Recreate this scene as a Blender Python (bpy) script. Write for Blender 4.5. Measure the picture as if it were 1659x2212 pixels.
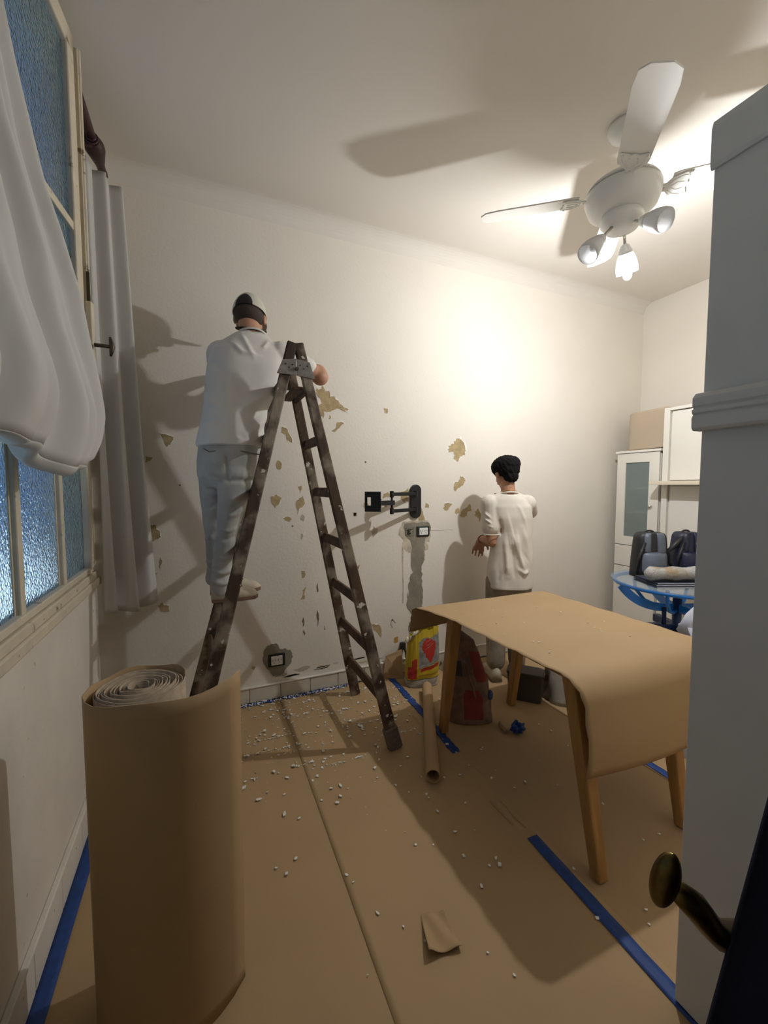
import bpy, bmesh, math, random
import numpy as np
from mathutils import Vector, Matrix, Euler

for _o in list(bpy.data.objects):
    bpy.data.objects.remove(_o, do_unlink=True)
SC = bpy.context.scene
COL = SC.collection
PI = math.pi
random.seed(7)
np.random.seed(7)

# ------------------------------------------------------------------ camera
YAW, PITCH = math.radians(23.6), math.radians(3.6)
cam = bpy.data.cameras.new('camera')
cam.sensor_fit = 'VERTICAL'
cam.sensor_height = 24.0
cam.lens = 890.0 / 2212.0 * 24.0
cam.clip_start = 0.02
cam_o = bpy.data.objects.new('camera', cam)
cam_o.location = (0, 0, 1.45)
cam_o.rotation_euler = (PI / 2 - PITCH, 0, -YAW)
COL.objects.link(cam_o)
SC.camera = cam_o

# ------------------------------------------------------------------ world, sun, exposure
W = bpy.data.worlds.new('dusk_sky')
SC.world = W
W.use_nodes = True
W.node_tree.nodes['Background'].inputs[0].default_value = (0.25, 0.45, 0.80, 1)
W.node_tree.nodes['Background'].inputs[1].default_value = 0.52
sun = bpy.data.lights.new('sun_offscreen', 'SUN')
sun.energy = 16.0
sun.angle = 0.05
sun_o = bpy.data.objects.new('sun_offscreen', sun)
sun_o.rotation_euler = Vector((-0.30, -0.45, -0.84)).to_track_quat('-Z', 'Y').to_euler()
sun_o.location = (-2, 3, 6)
COL.objects.link(sun_o)
SC.view_settings.view_transform = 'Standard'
SC.view_settings.look = 'None'
SC.view_settings.gamma = 1.0
SC.view_settings.use_curve_mapping = False
SC.view_settings.exposure = 0.02

# ------------------------------------------------------------------ room dimensions (metres)
XL, XR, YB, YF, ZC = -0.58, 4.05, 2.82, -0.10, 3.24
XA = -0.49            # face of the window joinery and apron

# ------------------------------------------------------------------ materials
MATS = {}
def _nodes(name):
    m = bpy.data.materials.new(name)
    m.use_nodes = True
    nt = m.node_tree
    return m, nt, nt.nodes['Principled BSDF']

def mat(name, col, rough=0.6, metal=0.0, var=0.0, scale=8.0, bump=0.0, bscale=60.0, col2=None,
        sub=0.0, trans=0.0, coat=0.0, detail=5.0, stretch=None, spec=None):
    """procedural principled material: base colour varied by noise, fine relief by a second noise"""
    if name in MATS:
        return MATS[name]
    m, nt, b = _nodes(name)
    N, Lk = nt.nodes, nt.links
    b.inputs['Roughness'].default_value = rough
    b.inputs['Metallic'].default_value = metal
    if spec is not None: b.inputs['Specular IOR Level'].default_value = spec
    if coat: b.inputs['Coat Weight'].default_value = coat
    if trans: b.inputs['Transmission Weight'].default_value = trans
    tc = N.new('ShaderNodeTexCoord')
    src = tc.outputs['Object']
    if stretch:
        mp = N.new('ShaderNodeMapping')
        mp.inputs['Scale'].default_value = stretch
        Lk.new(src, mp.inputs[0]); src = mp.outputs[0]
    if var > 0 or col2:
        nz = N.new('ShaderNodeTexNoise')
        nz.inputs['Scale'].default_value = scale
        nz.inputs['Detail'].default_value = detail
        Lk.new(src, nz.inputs['Vector'])
        rp = N.new('ShaderNodeValToRGB')
        c2 = col2 if col2 else tuple(max(0, c * (1 - var)) for c in col)
        rp.color_ramp.elements[0].position = 0.36
        rp.color_ramp.elements[1].position = 0.64
        rp.color_ramp.elements[0].color = (*c2, 1)
        rp.color_ramp.elements[1].color = (*col, 1)
        Lk.new(nz.outputs['Fac'], rp.inputs[0])
        Lk.new(rp.outputs[0], b.inputs['Base Color'])
    else:
        b.inputs['Base Color'].default_value = (*col, 1)
    if bump > 0:
        n2 = N.new('ShaderNodeTexNoise')
        n2.inputs['Scale'].default_value = bscale
        n2.inputs['Detail'].default_value = 4
        Lk.new(src, n2.inputs['Vector'])
        bp = N.new('ShaderNodeBump')
        bp.inputs['Strength'].default_value = bump
        bp.inputs['Distance'].default_value = 0.01
        Lk.new(n2.outputs['Fac'], bp.inputs['Height'])
        Lk.new(bp.outputs[0], b.inputs['Normal'])
    MATS[name] = m
    return m

def spots(m, col, scale, thr, width=0.03, rough=None, detail=3.0, seed=0.0):
    """lay splashes of another paint colour over a material made by mat()"""
    nt = m.node_tree; N, Lk = nt.nodes, nt.links
    b = N['Principled BSDF']
    inp = b.inputs['Base Color']
    tc = N.new('ShaderNodeTexCoord')
    mp = N.new('ShaderNodeMapping'); mp.inputs['Location'].default_value = (seed, seed * 1.7, seed * .6)
    Lk.new(tc.outputs['Object'], mp.inputs[0])
    nz = N.new('ShaderNodeTexNoise'); nz.inputs['Scale'].default_value = scale; nz.inputs['Detail'].default_value = detail
    Lk.new(mp.outputs[0], nz.inputs['Vector'])
    rp = N.new('ShaderNodeValToRGB')
    rp.color_ramp.elements[0].position = thr; rp.color_ramp.elements[1].position = min(1, thr + width)
    Lk.new(nz.outputs['Fac'], rp.inputs[0])
    mx = N.new('ShaderNodeMix'); mx.data_type = 'RGBA'
    Lk.new(rp.outputs[0], mx.inputs['Factor'])
    if inp.is_linked:
        Lk.new(inp.links[0].from_socket, mx.inputs['A'])
    else:
        mx.inputs['A'].default_value = inp.default_value
    mx.inputs['B'].default_value = (*col, 1)
    Lk.new(mx.outputs['Result'], inp)
    return m

def sheer(name, col, mixf=0.35, transp=0.0):
    m, nt, b = _nodes(name)
    N, Lk = nt.nodes, nt.links
    out = N['Material Output']
    d = N.new('ShaderNodeBsdfDiffuse'); d.inputs[0].default_value = (*col, 1)
    t = N.new('ShaderNodeBsdfTranslucent'); t.inputs[0].default_value = (*col, 1)
    mx = N.new('ShaderNodeMixShader'); mx.inputs[0].default_value = mixf
    Lk.new(d.outputs[0], mx.inputs[1]); Lk.new(t.outputs[0], mx.inputs[2])
    last = mx.outputs[0]
    if transp > 0:
        tr = N.new('ShaderNodeBsdfTransparent')
        m2 = N.new('ShaderNodeMixShader'); m2.inputs[0].default_value = transp
        Lk.new(last, m2.inputs[1]); Lk.new(tr.outputs[0], m2.inputs[2]); last = m2.outputs[0]
    Lk.new(last, out.inputs['Surface'])
    N.remove(b)
    MATS[name] = m
    return m

def emit(name, col, strength):
    m, nt, b = _nodes(name)
    b.inputs['Base Color'].default_value = (*col, 1)
    b.inputs['Emission Color'].default_value = (*col, 1)
    b.inputs['Emission Strength'].default_value = strength
    MATS[name] = m
    return m

def frosted(name, col, rough, bscale, bstr):
    m, nt, b = _nodes(name)
    N, Lk = nt.nodes, nt.links
    b.inputs['Base Color'].default_value = (*col, 1)
    b.inputs['Roughness'].default_value = rough
    b.inputs['Transmission Weight'].default_value = 1.0
    b.inputs['IOR'].default_value = 1.3
    tc = N.new('ShaderNodeTexCoord')
    v = N.new('ShaderNodeTexVoronoi'); v.inputs['Scale'].default_value = bscale
    Lk.new(tc.outputs['Object'], v.inputs['Vector'])
    bp = N.new('ShaderNodeBump'); bp.inputs['Strength'].default_value = bstr; bp.inputs['Distance'].default_value = 0.01
    Lk.new(v.outputs['Distance'], bp.inputs['Height']); Lk.new(bp.outputs[0], b.inputs['Normal'])
    MATS[name] = m
    return m

# ------------------------------------------------------------------ mesh building
class MB:
    """collects verts and faces of ONE mesh"""
    def __init__(s): s.v = []; s.f = []; s.mi = []
    def add(s, vs, fs, mi=0):
        o = len(s.v); s.v += [tuple(v) for v in vs]
        for f in fs: s.f.append(tuple(i + o for i in f)); s.mi.append(mi)
        return s
    def box(s, a, b, mi=0, M=None):
        x0, y0, z0 = a; x1, y1, z1 = b
        vs = [(x0,y0,z0),(x1,y0,z0),(x1,y1,z0),(x0,y1,z0),(x0,y0,z1),(x1,y0,z1),(x1,y1,z1),(x0,y1,z1)]
        if M is not None: vs = [M @ Vector(v) for v in vs]
        return s.add(vs, [(3,2,1,0),(4,5,6,7),(0,1,5,4),(1,2,6,5),(2,3,7,6),(3,0,4,7)], mi)
    def bar(s, p, q, w, d, up=(0,0,1), w2=None, d2=None, mi=0):
        """rectangular bar from p to q; w along side axis, d along the up-ish axis"""
        p, q = Vector(p), Vector(q); t = (q - p).normalized()
        a = t.cross(Vector(up)).normalized(); b = a.cross(t).normalized()
        w2 = w if w2 is None else w2; d2 = d if d2 is None else d2
        vs = []
        for c, ww, dd in ((p, w, d), (q, w2, d2)):
            for sx, sy in ((-1,-1),(1,-1),(1,1),(-1,1)): vs.append(c + a*sx*ww/2 + b*sy*dd/2)
        return s.add(vs, [(3,2,1,0),(4,5,6,7),(0,1,5,4),(1,2,6,5),(2,3,7,6),(3,0,4,7)], mi)
    def tube(s, pts, r, n=12, cap=True, mi=0, closed=False):
        pts = [Vector(p) for p in pts]; k = len(pts)
        rs = r if isinstance(r, (list, tuple)) else [r]*k
        vs = []; prev = None
        for i, p in enumerate(pts):
            if closed: t = pts[(i+1) % k] - pts[i-1]
            else: t = pts[min(i+1,k-1)] - pts[max(i-1,0)]
            t.normalize()
            if prev is None:
                a = t.orthogonal().normalized()
            else:
                a = (prev - t*prev.dot(t))
                a = a.normalized() if a.length > 1e-6 else t.orthogonal().normalized()
            prev = a; b = t.cross(a)
            for j in range(n):
                an = 2*PI*j/n; vs.append(p + (a*math.cos(an) + b*math.sin(an))*rs[i])
        fs = []
        for i in range(k if closed else k-1):
            for j in range(n):
                i2 = (i+1) % k
                fs.append((i*n+j, i*n+(j+1)%n, i2*n+(j+1)%n, i2*n+j))
        if cap and not closed:
            fs.append(tuple(range(n-1,-1,-1))); fs.append(tuple((k-1)*n+j for j in range(n)))
        return s.add(vs, fs, mi)
    def lathe(s, prof, n=32, M=None, mi=0, cap=False):
        """profile [(r, z)] turned about z"""
        vs = []; k = len(prof)
        for r, z in prof:
            for j in range(n):
                a = 2*PI*j/n; vs.append(Vector((r*math.cos(a), r*math.sin(a), z)))
        fs = [(i*n+j, i*n+(j+1)%n, (i+1)*n+(j+1)%n, (i+1)*n+j) for i in range(k-1) for j in range(n)]
        if cap: fs += [tuple(range(n-1,-1,-1)), tuple((k-1)*n+j for j in range(n))]
        if M is not None: vs = [M @ v for v in vs]
        return s.add(vs, fs, mi)
    def ell(s, c, r, n=20, m=12, R=None, mi=0):
        vs = []; c = Vector(c)
        for i in range(m+1):
            ph = PI*i/m
            for j in range(n):
                a = 2*PI*j/n
                v = Vector((r[0]*math.sin(ph)*math.cos(a), r[1]*math.sin(ph)*math.sin(a), r[2]*math.cos(ph)))
                if R is not None: v = R @ v
                vs.append(c + v)
        fs = [(i*n+j, (i+1)*n+j, (i+1)*n+(j+1)%n, i*n+(j+1)%n) for i in range(m) for j in range(n)]
        return s.add(vs, fs, mi)
    def cap(s, p, q, r0, r1, n=16, mi=0):
        """tapered capsule, closed"""
        p, q = Vector(p), Vector(q); t = (q-p); L = t.length; t.normalize()
        a = t.orthogonal().normalized(); b = t.cross(a); vs = []; rings = []
        for i in range(0, 5):
            th = -PI/2 + PI/2*i/4*0.98 + 0.02; rings.append((p + t*r0*math.sin(th), r0*math.cos(th)))
        for i in range(0, 5):
            th = PI/2*i/4*0.98; rings.append((q + t*r1*math.sin(th), r1*math.cos(th)))
        for c, r in rings:
            for j in range(n):
                an = 2*PI*j/n; vs.append(c + (a*math.cos(an) + b*math.sin(an))*max(r, 1e-4))
        k = len(rings)
        fs = [(i*n+j, i*n+(j+1)%n, (i+1)*n+(j+1)%n, (i+1)*n+j) for i in range(k-1) for j in range(n)]
        fs += [tuple(range(n-1,-1,-1)), tuple((k-1)*n+j for j in range(n))]
        return s.add(vs, fs, mi)
    def loft(s, rings, cap=True, mi=0):
        """rings: lists of equally many points, closed loops"""
        n = len(rings[0]); vs = [p for r in rings for p in r]; k = len(rings)
        fs = [(i*n+j, i*n+(j+1)%n, (i+1)*n+(j+1)%n, (i+1)*n+j) for i in range(k-1) for j in range(n)]
        if cap: fs += [tuple(range(n-1,-1,-1)), tuple((k-1)*n+j for j in range(n))]
        return s.add(vs, fs, mi)
    def prism(s, poly, fn, d0, d1, mi=0):
        """2D polygon extruded between depths d0, d1; fn(u, v, d) -> point"""
        n = len(poly)
        vs = [fn(u, v, d0) for u, v in poly] + [fn(u, v, d1) for u, v in poly]
        fs = [tuple(range(n-1,-1,-1)), tuple(range(n, 2*n))] + [(i, (i+1)%n, n+(i+1)%n, n+i) for i in range(n)]
        return s.add(vs, fs, mi)
    def grid(s, nu, nv, fn, mi=0, mfn=None, wrap=False):
        vs = [fn(i/(nu-1) if not wrap else i/nu, j/(nv-1)) for j in range(nv) for i in range(nu)]
        o = len(s.v); s.v += [tuple(v) for v in vs]
        for j in range(nv-1):
            for i in range(nu if wrap else nu-1):
                i2 = (i+1) % nu
                s.f.append((o+j*nu+i, o+j*nu+i2, o+(j+1)*nu+i2, o+(j+1)*nu+i))
                s.mi.append(mfn((i+.5)/(nu-1) if not wrap else (i+.5)/nu, (j+.5)/(nv-1)) if mfn else mi)
        return s

def mesh_of(name, mb, mats, smooth=False, fix=True):
    me = bpy.data.meshes.new(name)
    me.from_pydata(mb.v, [], mb.f)
    for m in (mats if isinstance(mats, (list, tuple)) else [mats]): me.materials.append(m)
    if any(mb.mi): me.polygons.foreach_set('material_index', mb.mi)
    if fix:
        bm = bmesh.new(); bm.from_mesh(me)
        bmesh.ops.recalc_face_normals(bm, faces=bm.faces); bm.to_mesh(me); bm.free()
    if smooth: me.polygons.foreach_set('use_smooth', [True]*len(me.polygons))
    me.update()
    return me

def link(name, me, parent=None):
    o = bpy.data.objects.new(name, me)
    COL.objects.link(o)
    if parent is not None:
        o.parent = parent
        o.matrix_parent_inverse = parent.matrix_world.inverted() if parent.type != 'EMPTY' else Matrix.Translation(-Vector(parent.location))
    return o

def obj(name, mb, mats, parent=None, smooth=False, bevel=0.0, seg=2, solid=0.0, sub=0, label=None, fix=True):
    o = link(name, mesh_of(name, mb, mats, smooth, fix), parent)
    if solid:
        md = o.modifiers.new('thick', 'SOLIDIFY'); md.thickness = solid; md.offset = 0
    if bevel:
        md = o.modifiers.new('edge', 'BEVEL'); md.width = bevel; md.segments = seg; md.limit_method = 'ANGLE'; md.angle_limit = math.radians(40)
    if sub:
        md = o.modifiers.new('sub', 'SUBSURF'); md.levels = sub; md.render_levels = sub
    if label: o['label'] = label
    return o

def tag(o, label, cat, group=None):
    o['label'] = label; o['category'] = cat
    if group: o['group'] = group
    return o

def thing(name, label, cat, loc=(0, 0, 0), group=None):
    """an Empty at the thing's base; parts are given in world coordinates"""
    o = bpy.data.objects.new(name, None)
    o.empty_display_size = 0.05
    o.location = loc
    COL.objects.link(o)
    return tag(o, label, cat, group)

def struct(o):
    o['kind'] = 'structure'
    return o

def sroot(name, loc=(0, 0, 0)):
    o = bpy.data.objects.new(name, None); o.empty_display_size = 0.05; o.location = loc
    COL.objects.link(o)
    return struct(o)

def text_mesh(body, size, extrude=0.0005):
    cu = bpy.data.curves.new('lettering', 'FONT')
    cu.body = body; cu.size = size; cu.extrude = extrude; cu.align_x = 'CENTER'; cu.align_y = 'CENTER'
    cu.resolution_u = 3
    t = bpy.data.objects.new('lettering', cu); COL.objects.link(t)
    dg = bpy.context.evaluated_depsgraph_get()
    me = bpy.data.meshes.new_from_object(t.evaluated_get(dg))
    bpy.data.objects.remove(t, do_unlink=True)
    return me

def fuse(name, mb, voxel, smooth_it=6, factor=0.5):
    """overlapping closed shapes grown together into one continuous surface"""
    o = link('tmp', mesh_of('tmp', mb, []))
    md = o.modifiers.new('r', 'REMESH'); md.mode = 'VOXEL'; md.voxel_size = voxel; md.adaptivity = 0
    md = o.modifiers.new('s', 'SMOOTH'); md.iterations = smooth_it; md.factor = factor
    dg = bpy.context.evaluated_depsgraph_get()
    me = bpy.data.meshes.new_from_object(o.evaluated_get(dg))
    bpy.data.objects.remove(o, do_unlink=True)
    me.name = name
    me.polygons.foreach_set('use_smooth', [True]*len(me.polygons))
    return me

def arrays(me):
    n = len(me.vertices)
    co = np.empty(n*3); me.vertices.foreach_get('co', co); co = co.reshape(-1, 3)
    no = np.empty(n*3); me.vertex_normals.foreach_get('vector', no); no = no.reshape(-1, 3)
    return co, no

def folds(me, lines, region=None):
    """raise (amp > 0) or press in (amp < 0) soft creases along 3D polylines: (points, width, amp)"""
    co, no = arrays(me)
    d = np.zeros(len(co))
    for pts, w, amp in lines:
        P = np.array(pts, float); best = np.full(len(co), 1e9); tt = np.zeros(len(co)); k = len(P)-1
        for i in range(k):
            a, b = P[i], P[i+1]; ab = b-a
            s = np.clip(((co-a)@ab)/(ab@ab), 0, 1)
            ds = np.linalg.norm(co-(a+s[:, None]*ab), axis=1)
            m = ds < best; best[m] = ds[m]; tt[m] = (i+s[m])/k
        d += amp*np.exp(-(best/w)**2)*np.clip(np.sin(np.clip(tt, 0.04, 0.96)*PI)*1.6, 0, 1)
    co = co + no*d[:, None]
    me.vertices.foreach_set('co', co.ravel()); me.update()

def back_folds(me, lines, facing=(0, -1, 0)):
    """creases on the side of a garment that faces one way: ([(x, z), ...], width, amp)"""
    co, no = arrays(me); f = np.array(facing, float); w0 = np.clip(no@f, 0, 1)**0.5
    q = co[:, [0, 2]]; d = np.zeros(len(co))
    for pts, w, amp in lines:
        P = np.array(pts, float); best = np.full(len(co), 1e9); tt = np.zeros(len(co)); k = len(P)-1
        for i in range(k):
            a, b = P[i], P[i+1]; ab = b-a
            s = np.clip(((q-a)@ab)/(ab@ab), 0, 1)
            ds = np.linalg.norm(q-(a+s[:, None]*ab), axis=1)
            m = ds < best; best[m] = ds[m]; tt[m] = (i+s[m])/k
        d += amp*np.exp(-(best/w)**2)*np.clip(np.sin(np.clip(tt, 0.06, 0.94)*PI)*1.6, 0, 1)
    co = co + no*(d*w0)[:, None]
    me.vertices.foreach_set('co', co.ravel()); me.update()

def wobble(me, amp, freq, seed=0.0):
    """soft irregularity of cloth or paper along the normals"""
    co, no = arrays(me)
    rs = np.random.RandomState(int(seed*10)+3); d = np.zeros(len(co))
    for k in range(7):
        v = rs.normal(size=3); v /= np.linalg.norm(v)
        d += np.sin(co@v*freq*(0.6+0.25*k)+rs.rand()*6.28)/7
    co = co + no*(d*amp)[:, None]
    me.vertices.foreach_set('co', co.ravel()); me.update()

def jag(poly, n=2, amp=0.18, seed=1):
    """break the sides of an outline into an irregular edge"""
    r = random.Random(seed)
    for _ in range(n):
        q = []
        for i, (x, y) in enumerate(poly):
            x2, y2 = poly[(i+1) % len(poly)]
            L = math.hypot(x2-x, y2-y); nx, ny = -(y2-y), (x2-x)
            k = r.uniform(-amp, amp); t = r.uniform(.4, .6)
            q += [(x, y), (x+(x2-x)*t+nx*k, y+(y2-y)*t+ny*k)]
        poly = q
    return poly

def copy_tree(o, parent=None):
    c = o.copy(); COL.objects.link(c); c.parent = parent
    for ch in list(o.children): copy_tree(ch, c)
    return c

# ------------------------------------------------------------------ colours in use
M_wall = mat('wall_paint', (0.80, 0.745, 0.655), 0.75, var=0.03, scale=2.2, bump=0.12, bscale=55)
M_ceil = mat('ceiling_paint', (0.76, 0.71, 0.635), 0.85, var=0.03, scale=1.5, bump=0.05, bscale=40)
M_left = mat('worn_white_paint', (0.74, 0.685, 0.595), 0.6, var=0.08, scale=5, bump=0.15, bscale=30)
spots(M_left, (0.42, 0.34, 0.24), 26, 0.71, 0.05, detail=4)
M_ochre = mat('bare_ochre_plaster', (0.50, 0.385, 0.205), 0.9, var=0.22, scale=30, bump=0.3, bscale=120)
M_pale = mat('pale_plaster', (0.52, 0.45, 0.36), 0.9, var=0.15, scale=30)
M_hole = mat('brown_plug_plaster', (0.25, 0.18, 0.10), 0.9, var=0.3, scale=60)
M_cement = mat('grey_cement', (0.29, 0.265, 0.20), 0.95, var=0.22, scale=14, bump=0.3, bscale=90)
M_rim = mat('cream_broken_plaster', (0.66, 0.58, 0.44), 0.9, var=0.3, scale=24, bump=0.3, bscale=60)
M_kraft = mat('kraft_paper', (0.41, 0.272, 0.135), 0.75, var=0.06, scale=3, bump=0.04, bscale=200)
M_tape = mat('blue_masking_tape', (0.012, 0.055, 0.24), 0.6, var=0.25, scale=40)
M_ftile = mat('dark_floor', (0.12, 0.075, 0.04), 0.6, var=0.3, scale=6)
M_bbt = mat('cream_skirting_tile', (0.70, 0.64, 0.52), 0.4, var=0.1, scale=9)
M_white = mat('white_lacquer', (0.80, 0.765, 0.69), 0.4, var=0.02, scale=4)
M_fanw = mat('fan_white', (0.80, 0.79, 0.75), 0.35)
M_shade = sheer('opal_glass', (0.86, 0.86, 0.86), 0.30)
M_black = mat('black_metal', (0.012, 0.012, 0.013), 0.4, spec=0.4)
M_skin = mat('skin', (0.52, 0.27, 0.165), 0.55, var=0.12, scale=14)
M_hair = mat('black_hair', (0.006, 0.005, 0.005), 0.85, bump=0.5, bscale=160, spec=0.15)

# ================================================================== THE ROOM
b = MB().box((XL-0.2, YF-1.7, -0.12), (XR+0.15, YB+0.15, -0.004))
floor = struct(obj('floor', b, M_ftile))
b = MB().box((XL-0.2, YF-1.7, ZC), (XR+0.15, YB+0.15, ZC+0.15))
ceiling = struct(obj('ceiling', b, M_ceil))
# back wall with a small cove at the ceiling
b = MB().box((XL-0.17, YB, -0.1), (XR+0.15, YB+0.15, ZC+0.1))
wall_back = struct(obj('wall_back', b, M_wall))
cv = MB()

def _cove(u, v, d): return (d, YB-u, ZC+v)
cv.prism([(0, 0), (0.10, 0)] + [(0.10*(1-math.sin(a)), -0.10*(1-math.cos(a))) for a in [PI/2*k/8 for k in range(1, 9)]], _cove, XL, XR)
obj('cove_moulding', cv, M_ceil, wall_back, smooth=False)
b = MB().box((XR, YF-1.7, -0.1), (XR+0.15, YB+0.1, ZC+0.1))
wall_right = struct(obj('wall_right', b, M_wall))
# left wall, window opening y 0.25..2.33, z 1.0..3.14
b = MB()
b.box((XL-0.17, YF-1.7, -0.1), (XL, YB+0.05, 0.80))
b.box((XL-0.02, YF-1.7, 0.80), (XL, YB+0.05, 0.97))
b.box((XL-0.17, 2.36, 0.80), (XL-0.02, YB+0.05, 1.0))
b.box((XL-0.17, YF-1.7, 0.80), (XL-0.02, 0.25, 1.0))
b.box((XL-0.17, YF-1.7, 3.14), (XL, YB+0.05, ZC+0.1))
b.box((XL-0.17, YF-1.7, 1.0), (XL, 0.25, 3.14))
b.box((XL-0.17, 2.36, 1.0), (XL, YB+0.05, 3.14))
wall_left = struct(obj('wall_left', b, M_left))
b = MB().box((XL-0.01, YF, 0), (XA, 2.36, 0.965))
obj('apron_panel', b, M_left, wall_left, bevel=0.004)
# front wall behind the camera with the doorway, and the unlit hall beyond
b = MB()
b.box((XL, YF-0.2, 0), (-0.47, YF, ZC)); b.box((1.22, YF-0.2, 0), (XR, YF, ZC)); b.box((-0.47, YF-0.2, 2.36), (1.22, YF, ZC))
wall_front = struct(obj('wall_front', b, M_wall))
M_hall = mat('hall_paint', (0.35, 0.32, 0.28), 0.8, var=0.05)
b = MB().box((XL-0.1, YF-1.75, -0.05), (XR+0.1, YF-1.65, ZC))
wall_hall = struct(obj('wall_hall', b, M_hall))
# outside: pavement, low sunlit white wall across the patio, seen through the frosted panes
M_out = mat('outside_whitewash', (0.85, 0.86, 0.88), 0.9, var=0.05, scale=3)
b = MB().box((-2.3, -4, -0.1), (-2.15, 16, 0.62))
wall_outside = struct(obj('wall_outside', b, M_out))
M_pave = mat('patio_tile', (0.25, 0.26, 0.27), 0.9, var=0.2)
b = MB().box((-6, -4, -0.2), (XL-0.21, 16, -0.1))
floor_outside = struct(obj('floor_outside', b, M_pave))

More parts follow.
